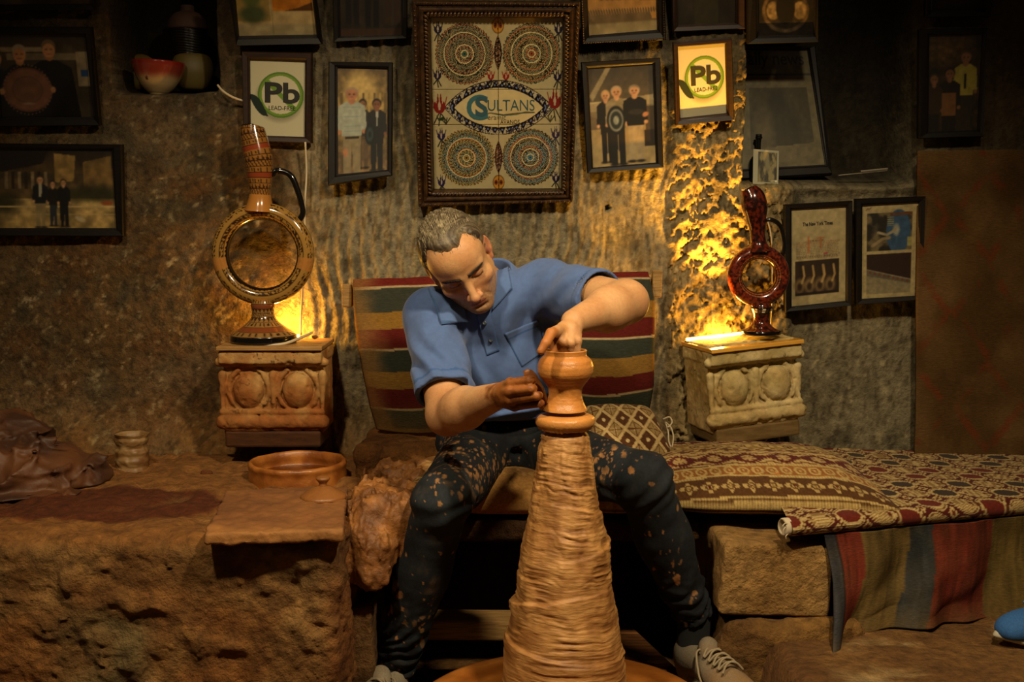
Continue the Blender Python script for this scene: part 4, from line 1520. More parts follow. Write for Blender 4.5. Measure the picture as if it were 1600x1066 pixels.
for i, cc in enumerate(ccs):
    c[(sh >= edges[i]) & (sh < edges[i + 1] + .02)] = srgb(cc)
c[sh < 0] = srgb(ccs[0])
wv_ = fbm(np.stack([u * 160, v * 3, 0 * u], -1), 1, 2)
c = np.clip(c * (1 + .35 * wv_[..., None]), 0, 1)
c = mixc(c * .86, srgb('#4a3c28'), .15 + 0 * u)
c = mixc(c, srgb('#6b5330'), np.clip(.08 + sstep(.75, 1, v) * .4 + .2 * fbm(np.stack([u * 30, v * 5, 0 * u], -1), 1, 3), 0, .7))
o = mesh('striped_drape', V, grid_faces(nu, nv), M_KILIM, col=lin(c))
o.modifiers.new('thick', 'SOLIDIFY').thickness = .004
tag(o, 'red, blue and olive striped cloth hanging down the bench front to the floor', 'cloth')
# ------------------------------------------------------------------ pictures on the wall
def corner_pts(q, Yt, Yb):
    return [P(*q[0], Yt), P(*q[1], Yt), P(*q[2], Yb), P(*q[3], Yb)]


def frame_mesh(outer, inner, depth, prof):
    o_, i_ = [np.array(x) for x in (outer, inner)]
    n = np.cross(o_[1] - o_[0], o_[3] - o_[0])
    n /= np.linalg.norm(n)
    if n[1] > 0:
        n = -n
    rings = [o_ * (1 - t_) + i_ * t_ + n * (h - 1) * depth for t_, h in prof]
    V = np.concatenate(rings)
    return V, grid_faces(len(rings), 4, False, True), n


FLATP = [(0, 0), (0, .8), (.12, 1.0), (.72, .92), (.88, .70), (1.0, .62), (1.0, .25)]
ROUNDP = [(0, 0), (0, .55), (.10, .8), (.3, 1.0), (.55, .95), (.75, .72), (.92, .6), (1.0, .5), (1.0, .2)]


def picture(name, label, cat, outer, inner, cv, Yt=3.10, Yb=3.115, depth=.02, m=M_BLACKWOOD, prof=FLATP, group='framed photographs on the wall', glass=True, paper='print', texts=()):
    oc = corner_pts(outer, Yt, Yb)
    ic = corner_pts(inner, Yt, Yb)
    t = thing(name, label, cat, (oc[2] + oc[3]) / 2, group)
    V, Fq, n = frame_mesh(oc, ic, depth, prof)
    mesh('frame', V, Fq, m, t, smooth=False)
    ic = [c - n * depth * .72 for c in ic]
    if cat == 'picture':
        cv.shade(.16, 16, 4.0).soften(1)
        cv.a = np.clip(cv.a * np.array([.92, .88, .80]), 0, 1)
    print_mesh(paper, cv, ic, M_PRINT, t)
    for tx in texts:
        text_mesh(tx[0], tx[1], ic, tx[2], tx[3], t, off=.0008, bold=tx[4] if len(tx) > 4 else 0.0, shear=tx[5] if len(tx) > 5 else 0)
    if glass:
        g = [c + n * .003 for c in ic]
        mesh('glass', np.array(g), np.array([[0, 1, 2, 3]]), M_GLASS, t, smooth=False)
    return t, ic, n


M_INK = mat('print_ink', '#14100c', rough=.6)
M_TEAL = mat('glaze_teal', '#33585f', rough=.25)
M_BLUEINK = mat('glaze_blue_grey', '#2f4a52', rough=.25)

# --- men with a big plate, upper left
cv = Canvas(150, 128, '#3a342c')
cv.vgrad(0, .25, '#2c261f', '#4a4034').rect(.0, .14, .55, .20, '#8a8072').rect(.1, .22, .95, .30, '#6f675a').rect(.86, .2, 1, .62, '#8f8270').rect(.9, .42, .98, .5, '#2a4a8a').shade(.25, 9)
for cx_, w_, hd, jc, hair in ((-.03, .19, .20, '#141b33', '#4a4238'), (.24, .22, .155, '#171412', '#9a948a'), (.57, .25, .10, '#0d0c0c', '#6b5a48')):
    cv.poly([(cx_ - w_ * .35, hd + .20), (cx_ + w_ * .35, hd + .20), (cx_ + w_ * .95, hd + .30), (cx_ + w_ * 1.15, 1), (cx_ - w_ * 1.15, 1), (cx_ - w_ * .95, hd + .30)], jc)
    cv.ell(cx_, hd + .16, .045, .05, '#a87858').ell(cx_, hd + .035, .078, .085, hair).ell(cx_, hd + .085, .07, .085, '#c08d6a')
    for sx_ in (-1, 1):
        cv.ell(cx_ + sx_ * .028, hd + .07, .012, .007, '#3a2a20')
    cv.ell(cx_ + .0, hd + .125, .025, .007, '#7a4438')
cv.ell(.30, .66, .275, .275, '#6d4840').ell(.30, .66, .25, .25, '#835a4c').ell(.30, .66, .17, .17, '#6a4a42').ell(.30, .66, .155, .155, '#7a5648')
for a_ in np.linspace(0, 6.28, 40):
    cv.ell(.30 + .26 * math.cos(a_), .66 + .26 * math.sin(a_) * cv.asp, .008, .008, '#9a7a68')
cv.ell(.02, .68, .035, .04, '#c08d6a').ell(.58, .66, .03, .04, '#c08d6a').ell(.30, .83, .06, .015, '#9a7e70')
picture('framed_photo', 'framed photo of men holding a large round brown plate', 'picture', [(-22, 43), (142, 43), (156, 197), (-10, 199)], [(-10, 56), (131, 56), (145, 184), (0, 185)], cv, 3.04, 3.11)
# --- bit of a frame above it
cv = Canvas(110, 40, '#4a3a26').shade(.5, 6)
cv.rect(.55, 0, 1, .9, '#7a6238')
picture('framed_photo', 'mostly cut off framed picture at the top left corner above the plate photo', 'picture', [(-30, -70), (146, -70), (147, 16), (-28, 18)], [(-10, -60), (143, -60), (143, 7), (-8, 9)], cv, 3.05, 3.10)

# --- three people in a courtyard
cv = Canvas(170, 114, '#4a3c28')
cv.vgrad(0, .3, '#1c160f', '#4a3a24').vgrad(.3, .62, '#3d3222', '#5c4a2e').vgrad(.62, 1, '#a58f62', '#8d774c').shade(.5, 8)
cv.poly([(.5, .05), (.68, .08), (.66, .4), (.5, .42)], '#8d7344').poly([(.74, .16), (.98, .08), (1, .6), (.74, .52)], '#6f5834').poly([(.0, .0), (.45, .02), (.4, .18), (.0, .3)], '#171009')
for i in range(7):
    cv.rect(.08 + i * .055, .28, .105 + i * .055, .5, '#2a2116' if i % 2 else '#82705a')
for cx_, cy_, r_ in ((.05, .68, .13), (.80, .56, .12), (.92, .55, .1), (.7, .58, .08)):
    cv.ell(cx_, cy_, r_, r_ * .8, '#2b2a15', soft=.04)
cv.shade(.35, 22, 3).rect(0, .72, 1, .74, '#c2ab7c').rect(.2, .82, 1, .835, '#bda678').ell(.93, .68, .05, .03, '#8a4a28')
cv.ell(.70, .885, .045, .03, '#b7a890', rot=.4)
cv.person(.375, .34, 1.0, '#15151c', '#8d7d5e', wd=1.05).person(.48, .40, .98, '#17130f', '#272c3a', hair='#120d0a', wd=.9).person(.57, .38, .99, '#0d0b0b', '#0d0b0c', hair='#1b120d', wd=.95)
cv.poly([(.362, .44), (.39, .44), (.385, .6), (.365, .6)], '#a8a69c')
picture('framed_photo', 'framed photo of three people standing in a sunny courtyard', 'picture', [(-26, 224), (190, 226), (193, 370), (-24, 369)], [(-12, 233), (173, 234), (180, 357), (-10, 357)], cv, 3.09, 3.11)

# --- two prints in a cream mat
cv = Canvas(124, 80, '#a99c7e')
cv.rect(.0, .0, .42, .74, '#8d7c4e').rect(.46, 0, .99, .56, '#b5782a').shade(.08, 9)
cv.poly([(.46, .1), (.8, .1), (.84, .45), (.7, .54), (.46, .5)], '#a86a20').poly([(.8, .5), (.99, .4), (.99, .56), (.6, .56)], '#4a2f18').rect(.86, 0, .99, .34, '#8f8a52')
cv.ell(.2, .3, .12, .2, '#4c5a3a', soft=.03).ell(.2, .62, .17, .16, '#3a4a36', soft=.03).ell(.2, .1, .1, .05, '#c0a878', soft=.02).rect(0, .0, .42, .02, '#3a4a2a').rect(.44, 0, .45, 1, '#8d8064')
picture('framed_print', 'black frame with two small photos mounted on a cream mat', 'picture', [(352, -40), (488, -40), (503, 70), (369, 73)], [(364, -30), (484, -30), (494, 56), (372, 58)], cv, 3.03, 3.10)

# --- lead-free signs
def lead_free(name, label, outer, inner, Yt, Yb, m):
    cv = Canvas(124, 172, '#bdb294')
    cx_, cy_, r_ = .55, .455, .42
    d = np.hypot(cv.u - cx_, (cv.v - cy_) / cv.asp)
    sh = np.hypot(cv.u - cx_ + .02, (cv.v - cy_ - .05) / cv.asp)
    cv.put(np.clip(1 - (sh - r_ * .9) / (r_ * .22), 0, 1) * .45 * (sh > r_ * .8), '#5a5240')
    cv.put(d < r_ * .98, '#c3b89a')
    ring = (d < r_) & (d > r_ * .83)
    bar = (np.abs((cv.u - cx_) * .72 - (cv.v - cy_) / cv.asp * .72) < .045) & (d < r_)
    cv.put(ring | bar, '#68882a')
    cv.put(ring & (d > r_ * .93), '#4f7020')
    th_ = np.linspace(0, math.pi, 14)
    leaf = [(-.04 + .36 * k, .46 + .28 * k - .10 * math.sin(math.pi * k) + 0 * k) for k in np.linspace(0, 1, 12)] + [(-.04 + .36 * k, .46 + .28 * k + .09 * math.sin(math.pi * k)) for k in np.linspace(1, 0, 12)]
    cv.poly(leaf, '#12211a')
    return picture(name, label, 'sign', outer, inner, cv, Yt, Yb, .022, m, group='framed lead-free signs', texts=[('lettering', 'Pb', (.26, .29, .90, .565), M_INK, .028), ('lettering', 'LEAD-FREE', (.33, .60, .82, .655), M_INK, .004)])


lead_free('lead_free_sign', 'framed lead-free sign with green ring behind the tan jug\'s neck', [(377, 80), (487, 82), (487, 224), (380, 220)], [(389, 92), (476, 95), (475, 214), (390, 211)], 3.10, 3.115, M_BROWNWOOD)
lead_free('lead_free_sign', 'framed lead-free sign lit amber from below above the red jug', [(1052, 68), (1144, 61), (1148, 188), (1056, 197)], [(1060, 75), (1134, 69), (1137, 179), (1064, 187)], 3.02, 3.10, M_BROWNWOOD)

# --- top row, left of the tile panel
cv = Canvas(98, 70, '#2b211a').shade(.4, 7)
cv.person(.2, -.9, .9, '#1c1815', '#0e0c0b').person(.52, -.95, .95, '#8a5138', '#0d0b0a').person(.85, -.95, .92, '#8d8a3a', '#2e1e15', wd=1.1)
cv.poly([(.38, 0), (.68, 0), (.64, .34), (.4, .32)], '#7d4a34').ell(.22, .12, .09, .1, '#6e5c48').rect(.0, .9, 1, 1, '#3a251a')
picture('framed_photo', 'dim framed photo of people, cut off at the top, left of the tile panel', 'picture', [(518, -70), (636, -70), (636, 60), (521, 66)], [(528, -62), (627, -62), (627, 55), (531, 57)], cv, 3.06, 3.11)
# --- elderly man and dark-suited man
cv = Canvas(86, 170, '#7d6a48')
cv.vgrad(0, .4, '#5c4a30', '#a98d54').vgrad(.4, .8, '#8a744a', '#6d5a3c').vgrad(.8, 1, '#5a4a36', '#7a6248').shade(.45, 10).ell(.45, .2, .3, .16, '#c9ad70', soft=.1)
for i in range(9):
    cv.rect(.05 + i * .11, .24, .1 + i * .11, .45, '#b39857' if i % 2 else '#6a5632')
cv.person(.50, .30, .97, '#2a2622', '#5c4a3a', skin='#8a5a3e', hair='#1c1410', wd=.9)
cv.person(.78, .30, 1.0, '#16161b', '#15151a', skin='#7d4e36', hair='#14100d', wd=1.0, long_coat=True)
cv.poly([(.76, .415), (.81, .415), (.80, .56), (.77, .56)], '#a5a8ac')
cv.person(.28, .19, 1.06, '#a2aaa8', '#8a7d66', skin='#b57a5c', hair='#a58a78', wd=1.2)
for i in range(6):
    cv.rect(.12, .37 + i * .045, .46, .375 + i * .045, '#7f9298')
cv.rect(.14, .655, .43, .675, '#241a14')
cv.ell(.64, .64, .10, .10, '#101418').ell(.64, .64, .07, .07, '#2c3a44').ell(.64, .64, .03, .03, '#101214').ell(.15, .8, .05, .04, '#b57a5c')
picture('framed_photo', 'framed photo of a tall man in pale shirt beside a dark-suited person holding a plate', 'picture', [(513, 96), (613, 97), (612, 274), (512, 290)], [(526, 104), (605, 106), (605, 265), (527, 272)], cv, 3.10, 3.09)

# --- top right of the tile panel: legs on a pale floor, beaded frame
cv = Canvas(112, 64, '#7d6546').shade(.12, 8)
cv.vgrad(.85, 1, '#a8946c', '#b8a278')
for cx_ in (.2, .29, .36, .46):
    cv.poly([(cx_ - .03, 0), (cx_ + .03, 0), (cx_ + .02, .45), (cx_ - .03, .45)], '#1c1512').ell(cx_, .47, .03, .02, '#120d0a')
for cx_ in (.56, .63):
    cv.poly([(cx_ - .035, 0), (cx_ + .03, 0), (cx_ + .02, .42), (cx_ - .03, .42)], '#7a6a4e')
cv.rect(.75, 0, 1, .5, '#3a2c1c')
t, ic, n = picture('framed_photo', 'cut off framed photo of standing legs with a beaded border right of the tile panel', 'picture', [(905, -60), (1037, -60), (1041, 63), (910, 70)], [(916, -52), (1026, -52), (1028, 47), (921, 56)], cv, 3.05, 3.10)
pts = corner_pts([(907, -60), (1035, -60), (1038, 61), (912, 67)], 3.045, 3.095)
beads = []
for a_, b_ in ((0, 1), (1, 2), (2, 3), (3, 0)):
    k = int(np.linalg.norm(pts[b_] - pts[a_]) / .0062)
    for i in range(k):
        c0 = pts[a_] + (pts[b_] - pts[a_]) * (i / k)
        V, Fq = lathe([(.0004, -.0026), (.0024, -.001), (.0024, .0012), (.0004, .0026)], 7, c0 + np.array([0, -.003, 0]))
        beads.append((V, Fq))
V, Fq = join(beads)
mesh('bead_border', V, Fq, M_GOLDWOOD, t)
# --- three people with plates
cv = Canvas(104, 156, '#7a6c54')
cv.vgrad(0, .34, '#3a332a', '#5c5140').vgrad(.34, .6, '#8a7c62', '#75684f').vgrad(.6, 1, '#9a8762', '#b09a70').shade(.15, 6)
cv.poly([(.0, .28), (.28, 0), (.36, 0), (.05, .34)], '#8d836c').rect(0, .34, 1, .355, '#c2b697').poly([(.0, .36), (1, .3), (1, .4), (0, .44)], '#a3967a').rect(.0, .5, .15, .62, '#6a5c48').rect(.86, .42, 1, .7, '#4a3e30').rect(.84, .66, 1, .82, '#2a2018')
cv.person(.25, .235, .97, '#15120f', '#17120e', hair='#b59a68', wd=.95).person(.42, .20, 1.0, '#8a8068', '#1a1612', hair='#a89884', wd=1.08).person(.70, .20, .98, '#0d0b0a', '#a8977a', hair='#8a8276', wd=1.15)
cv.ell(.40, .54, .145, .145, '#101216').ell(.40, .54, .115, .115, '#7a8084').ell(.40, .54, .09, .09, '#20282c').ell(.40, .54, .045, .045, '#8a949a')
cv.ell(.70, .51, .13, .07, '#0d0c0c').ell(.72, .47, .12, .03, '#2a2622').ell(.86, .50, .05, .025, '#b57f5c', rot=-.4)
picture('framed_photo', 'framed photo of three standing people, two of them holding dark plates', 'picture', [(908, 97), (1032, 90), (1037, 262), (918, 271)], [(919, 106), (1021, 99), (1026, 254), (927, 262)], cv, 3.09, 3.105)
# --- top dim frames over the lit sign
cv = Canvas(90, 50, '#2c241a').shade(.5, 5)
cv.ell(.45, .15, .22, .2, '#8a5a2a', soft=.1).rect(.3, .3, .7, 1, '#3a3322')
picture('framed_photo', 'dim framed picture cut off above the amber-lit sign', 'picture', [(1048, -60), (1164, -60), (1165, 45), (1052, 50)], [(1058, -52), (1152, -52), (1150, 36), (1060, 40)], cv, 3.06, 3.10, m=M_BROWNWOOD)
cv = Canvas(92, 110, '#1c1611').shade(.6, 6)
cv.ell(.5, .62, .42, .34, '#5a4a36').ell(.5, .62, .36, .28, '#2c231a').ell(.28, .62, .12, .14, '#7a6a52').ell(.76, .62, .12, .14, '#7a6a52').ell(.5, .58, .17, .25, '#120d0a').shade(.5, 18, 2)
picture('framed_photo', 'dim framed picture of pale curved shapes cut off at the top right of centre', 'picture', [(1166, -60), (1279, -60), (1279, 66), (1168, 69)], [(1185, -48), (1273, -48), (1273, 55), (1186, 57)], cv, 3.05, 3.10)
# --- right wall photos
cv = Canvas(84, 150, '#2a2016')
cv.shade(.7, 6).ell(.3, .15, .4, .14, '#5c4426', soft=.15).shade(.5, 14, 3)
cv.person(.72, .17, 1.05, '#a39a45', '#2a231c', skin='#8a6248', hair='#57432e', wd=1.05).person(.42, .34, 1.2, '#1c1410', '#17100c', skin='#7d563c', hair='#241812', wd=1.0).person(.12, .40, 1.2, '#33241a', '#1a120d', skin='#7a543c', wd=.9)
cv.poly([(.27, .6), (.55, .6), (.55, .84), (.27, .84)], '#7a5232').rect(.7, .4, .735, .56, '#1c1712')
picture('framed_photo', 'dark framed photo with a figure in a yellow top, high on the right', 'picture', [(1437, 45), (1544, 44), (1537, 214), (1436, 217)], [(1454, 55), (1538, 53), (1530, 203), (1452, 206)], cv, 3.08, 3.10)
cv = Canvas(90, 40, '#17110c').shade(.7, 5)
cv.ell(.5, .5, .3, .3, '#3a2c1e', soft=.1)
picture('framed_photo', 'very dark framed picture cut off in the top right corner', 'picture', [(1446, -60), (1551, -60), (1549, 27), (1447, 28)], [(1458, -50), (1540, -50), (1538, 16), (1459, 17)], cv, 3.06, 3.10)

# --- newspaper clippings, lower right
cv = Canvas(116, 206, '#a29677')
rng = np.random.default_rng(3)
for i in range(12):
    y0 = .335 + i * .0165
    x = .10 + .22 * (i == 0)
    while x < (.86 if i else .6):
        w_ = rng.uniform(.015, .05)
        cv.rect(x, y0, x + w_, y0 + .006, '#5e4f3d' if i > 3 else '#755038')
        x += w_ + .012
cv.line([(.32, .30), (.32, .46)], .03, '#a5623a').line([(.54, .31), (.54, .42)], .025, '#a5623a').line([(.48, .315), (.6, .315)], .02, '#a5623a').line([(.62, .48), (.66, .475)], .03, '#a0404a')
cv.rect(.08, .545, .88, .90, '#2a1c10')
for i, cx_ in enumerate((.2, .38, .57, .76)):
    k = .8 + .2 * (i == 2)
    cv.ell(cx_ - .04, .80, .09, .075, '#7a6444', soft=.03).ell(cx_ - .04, .81, .045, .04, '#2a1c10', soft=.02)
    cv.line([(cx_, .77), (cx_ + .045, .70), (cx_ + .02, .60)], .05 * k, '#a08659')
cv.rect(.08, .87, .88, .90, '#1c120a').shade(.06, 6)
picture('framed_clipping', 'black framed newspaper page with a photo of swan-necked jugs', 'picture', [(1226, 320), (1333, 314), (1331, 478), (1227, 488)], [(1238, 327), (1324, 322), (1323, 471), (1238, 480)], cv, 3.09, 3.105, group='framed newspaper pages', texts=[('masthead', 'The New York Times', (.21, .145, .76, .185), M_INK, .03)])
cv = Canvas(116, 206, '#a89a78')
cv.rect(.10, .095, .90, .50, '#2c2a24').rect(.10, .53, .90, .955, '#2a1812')
sub = (cv.v > .095) & (cv.v < .50) & (cv.u > .10) & (cv.u < .90)
n_ = fbm(np.stack([cv.u * 8, cv.v * 12, 0 * cv.u], -1), 1, 4)
cv.a[sub] = np.clip(mixc(srgb('#211e1a') + 0 * cv.a, srgb('#6b6048'), np.clip(n_ * 2 + .2, 0, 1))[sub], 0, 1)
cv.ell(.66, .30, .22, .235, '#324f7a').ell(.62, .28, .06, .06, '#a0a2a0', soft=.02).line([(.3, .30), (.45, .33), (.55, .30), (.60, .27)], .05, '#9a917e').line([(.2, .44), (.38, .37), (.5, .36)], .06, '#8a7a60')
for i in range(6):
    cv.rect(.45, .12 + i * .022, .58, .128 + i * .022, '#8a8468')
cv.rect(.82, .36, .9, .46, '#8d8a58').rect(.5, .10, .9, .125, '#5f3a20')
cv.poly([(.10, .72), (.9, .84), (.9, .955), (.10, .955)], '#837a66').poly([(.10, .69), (.9, .81), (.9, .86), (.10, .76)], '#5f5a52').line([(.10, .69), (.9, .82)], .014, '#9a8f7a').shade(.12, 30)
for i in range(9):
    cv.ell(.16 + i * .085, .725 + i * .0135, .02, .014, '#6a3a28')
cv.rect(.10, .50, .90, .53, '#a89a78').line([(.08, .06), (.11, .04), (.13, .055), (.17, .03)], .012, '#5a3a28')
picture('framed_clipping', 'black framed page with two photos, the upper one of a blue plate', 'picture', [(1337, 311), (1447, 307), (1442, 469), (1338, 477)], [(1349, 321), (1438, 316), (1433, 463), (1348, 468)], cv, 3.09, 3.105, group='framed newspaper pages')

# --- leaning newspaper front page in the niche
cv = Canvas(90, 126, '#625840')
cv.shade(.15, 7).rect(0, .20, 1, .215, '#332c20').rect(.02, .23, .9, .27, '#5f4830').rect(.12, .32, .92, .96, '#423a2a')
cv.ell(.5, .48, .12, .13, '#28231a', soft=.05).ell(.52, .72, .26, .22, '#332d20', soft=.06).ell(.3, .7, .12, .2, '#574c36', soft=.05).poly([(.05, .84), (.95, .80), (.95, 1), (.05, 1)], '#5f543c').shade(.2, 20, 2)
picture('newspaper_poster', 'large dim newspaper front page leaning in the right wall niche', 'poster', [(1146, 70), (1274, 72), (1301, 272), (1150, 281)], [(1156, 75), (1263, 76), (1291, 256), (1160, 263)], cv, 3.30, 3.21, group=None, m=M_BLACKWOOD, texts=[('headline', 'daily news', (.02, .015, .93, .165), M_INK, .012)])

# --- small card and what stands behind it
t = thing('photo_card', 'small white-bordered photo card standing on the right niche ledge', 'card', P(1196, 288, 3.165))
q = corner_pts([(1177, 233), (1217, 236), (1216, 289), (1176, 288)], 3.175, 3.165)
cv = Canvas(60, 84, '#8f8a72')
cv.rect(.20, .06, .92, .94, '#3a3424')
sub = (cv.u > .2) & (cv.u < .92) & (cv.v > .06) & (cv.v < .94)
n_ = fbm(np.stack([cv.u * 9, cv.v * 5, 0 * cv.u], -1), 1, 4)
cv.a[sub] = mixc(srgb('#2c281c') + 0 * cv.a, srgb('#7a6f48'), np.clip(.4 + n_ * 2, 0, 1))[sub]
cv.ell(.55, .4, .1, .22, '#6d6548', soft=.05).ell(.9, .9, .05, .03, '#c9c4a8').line([(.68, .9), (.92, .88)], .02, '#c9c4a8')
o = print_mesh('print', cv, q, M_PRINT, t)
o.modifiers.new('thick', 'SOLIDIFY').thickness = .002
bt = P(1184, 284, 3.215)
t = thing('small_bottle', 'small dark bottle hidden behind the white-bordered card', 'bottle', bt)
prof = smooth_prof([(.001, 0), (.022, 0), (.026, .01), (.026, .05), (.020, .066), (.0075, .082), (.007, .115), (.0095, .118), (.0095, .124), (.001, .124)], 60)
V, Fq = lathe(prof, 40, bt)
mesh('body', V, Fq, mat('dark_glass', '#0b0d0c', rough=.12, coat=.5), t)
V, Fq = lathe([(.0005, .124), (.0085, .124), (.0085, .131), (.0005, .131)], 24, bt)
mesh('stopper', V, Fq, M_BLACKWOOD, t)
V, Fq = join([box((P(1310, 275, 3.17) + P(1385, 267, 3.19)) / 2 + np.array([0, 0, .001]), (.135, .012, .003), roty(-.10), .001), box((P(1345, 272, 3.17) + P(1385, 267, 3.19)) / 2 + np.array([0, -.004, .006]), (.075, .010, .006), roty(-.10), .002)])
tag(mesh('paper_knife', V, Fq, mat('dull_metal', '#8d8270', rough=.4, metal=.5), smooth=False), 'thin pale paper knife lying on the right niche ledge', 'knife')

# ------------------------------------------------------------------ things in the left niche
nb = P(247, 148.5, 3.20)
t = thing('red_rimmed_bowl', 'cream bowl with a red glazed rim standing in the left wall niche', 'bowl', nb)
s_ = 3.20 / FPX
prof = smooth_prof([(.001, 0), (.022 , 0), (.023, .003), (.030, .008), (.046, .024), (.060, .048), (.069, .070), (.0725, .086), (.071, .0875), (.067, .070), (.056, .045), (.040, .022), (.001, .010)], 80)
Rb = roty(.05)
V, Fq = lathe(prof, 90, (0, 0, 0))
hz = V[:, 2]
c = mixc(srgb('#a08a62'), srgb('#7a3024'), sstep(.036, .062, hz + .006 * fbm(V, 40, 3)))
c = mixc(c, srgb('#7a2216'), sstep(.075, .082, hz))
c = mixc(c, srgb('#4a2216'), (np.hypot(V[:, 0] + .015, hz - .040) < .005) * (V[:, 1] < 0))
mesh('dish', V @ Rb.T + nb, Fq, M_CERAMIC, t, col=lin(c))
jb = P(302, 142, 3.29)
t = thing('wrapped_jug', 'dark ochre round jug with a black string-wrapped neck in the left niche', 'jug', jb)
prof = smooth_prof([(.001, 0), (.03, 0), (.045, .012), (.058, .045), (.058, .07), (.050, .092), (.040, .10)], 60)
V, Fq = lathe(prof, 72, jb)
mesh('belly', V, Fq, mat('ochre_glaze', '#55461c', rough=.6), t)
zz = np.linspace(.098, .168, 90)
prof = np.stack([.040 + .012 * sstep(.1, .15, zz) + .0015 * np.sin(zz * 900), zz], 1)
V, Fq = lathe(prof, 64, jb + np.array([-.008, 0, 0]))
V[:, 2] += .003 * np.sin(np.arctan2(V[:, 1] - jb[1], V[:, 0] - jb[0]) * 2)
mesh('wrapping', V, Fq, mat('black_wrap', '#181410', rough=.3), t)
prof = smooth_prof([(.052, .167), (.056, .172), (.050, .195), (.036, .212), (.020, .220), (.018, .235), (.001, .236)], 40)
V, Fq = lathe(prof, 64, jb + np.array([-.010, 0, 0]))
mesh('stopper', V, Fq, mat('brown_cloth', '#3a2215', rough=.8), t)
db = P(222, 143, 3.33)
t = thing('olive_dish', 'olive ring-rimmed dish propped upright behind the red-rimmed bowl', 'dish', db)
q = np.linspace(0, 2 * math.pi, 24)
prof = smooth_prof([(.001, .012), (.030, .012), (.036, .006), (.046, 0), (.052, .004), (.050, .010), (.038, .016), (.001, .020)], 50)
V, Fq = lathe(prof, 72)
V = V @ rotx(math.radians(78)).T + db + np.array([0, -.01, .052])
mesh('plate', V, Fq, mat('olive_glaze', '#5a4716', rough=.4), t)

# ------------------------------------------------------------------ painted tile panel
OUT = [(643, 1), (907, 3), (895, 317), (653, 325)]
INN = [(671, 28), (881, 28), (878, 299), (677, 300)]
Yt, Yb = 2.98, 3.10
oc, ic = corner_pts(OUT, Yt, Yb), corner_pts(INN, Yt, Yb)
t = thing('tile_panel', 'large carved bronze frame holding painted tiles above the potter', 'tile panel', (oc[2] + oc[3]) / 2)
CARV = [(0, 0), (0, .7), (.06, .95), (.16, 1.0), (.26, .92), (.30, .78), (.36, .78), (.40, .95), (.52, 1.0), (.64, .92), (.68, .7), (.74, .66), (.80, .80), (.90, .78), (.95, .6), (1.0, .5), (1.0, .15)]
V, Fq, n = frame_mesh(oc, ic, .042, CARV)
mesh('frame', V, Fq, M_GOLDWOOD, t, smooth=False)
rp_ = []
for tt_, sz, stp in ((.79, .0052, .0098), (.16, .0030, .0125)):
    ring = [o_ * (1 - tt_) + i_ * tt_ + n * (-.004 if tt_ > .5 else .0005) for o_, i_ in zip(oc, ic)]
    for a_, b_ in ((0, 1), (1, 2), (2, 3), (3, 0)):
        d = ring[b_] - ring[a_]
        L_ = np.linalg.norm(d)
        d = d / L_
        e = np.cross(n, d)
        k = int(L_ / stp)
        ax = (d * .55 + e * .83)
        ax /= np.linalg.norm(ax)
        bx = np.cross(n, ax)
        Rb = np.stack([bx, n, ax], 1)
        for i in range(k):
            V, Fq = lathe([(.0004, -1.35 * sz), (.7 * sz, -.8 * sz), (.85 * sz, 0), (.7 * sz, .8 * sz), (.0004, 1.35 * sz)], 7)
            rp_.append((V @ Rb.T + ring[a_] + d * stp * (i + .5), Fq))
V, Fq = join(rp_)
tag(mesh('rope_moulding', V, Fq, M_GOLDWOOD, t), kind='stuff')
ic = [c_ - n * .034 for c_ in ic]
mesh('backing', np.array([c_ - n * .004 for c_ in ic]), np.array([[0, 1, 2, 3]]), M_BROWNWOOD, t, smooth=False)

W_, H_ = 276, 354
cv = Canvas(W_, H_, '#a3946a')
UX = lambda px: (px - 671) / 208.5
VY = lambda py: (py - 28) / 271.5


def mandala(cx_, cy_, r_, pal, seed):
    x, y = (cv.u - UX(cx_)), (cv.v - VY(cy_)) / cv.asp
    rr_ = np.hypot(x, y) / (r_ / 208.5)
    an = np.arctan2(y, x)
    R = 1 + .018 * np.cos(44 * an)
    c = np.empty(cv.u.shape + (3,))
    c[:] = srgb(pal[0])
    N = 14
    b = np.floor(rr_ * N)
    f = rr_ * N - b
    rng = np.random.default_rng(seed)
    for k in range(N + 1):
        m = b == k
        col = srgb(pal[1 + (k * 2 + seed) % (len(pal) - 1)])
        n_ = max(6, int(k * 4.2))
        s1 = np.sin(an * n_ + seed + (f * 3.1 if k % 2 else -f * 3.1))
        c = np.where((m & (s1 > .0))[..., None], col, c)
        c = np.where((m & (np.abs(s1) < .28))[..., None], srgb('#b7a26c'), c)
        c = np.where((m & (s1 < -.45) & (np.abs(f - .5) < .28))[..., None], srgb(pal[1 + (k + 2) % (len(pal) - 1)]), c)
    for rk in (.30, .70, .12):
        c = np.where((np.abs(rr_ - rk) < .014)[..., None], srgb('#c2ad78'), c)
    c = np.where((rr_ < .085)[..., None], srgb(pal[-1]), c)
    c = np.where((rr_ < .03)[..., None], srgb('#231a10'), c)
    cv.put(rr_ < R, c)


DG, TE, OR, BR, NV = '#22301f', '#35584c', '#8a4420', '#4a2416', '#232a3a'
mandala(723.5, 83.5, 46.5, ['#1d1c16', NV, BR, DG, OR, TE], 2)
mandala(829.5, 83, 46, ['#1f1d14', BR, TE, DG, '#6a5a24', OR], 5)
mandala(724.5, 247.5, 45.5, ['#24180f', BR, OR, TE, '#3a6a70', '#8a7030'], 3)
mandala(828, 247, 45.5, ['#1c2018', DG, TE, OR, BR, '#3f6a78'], 7)
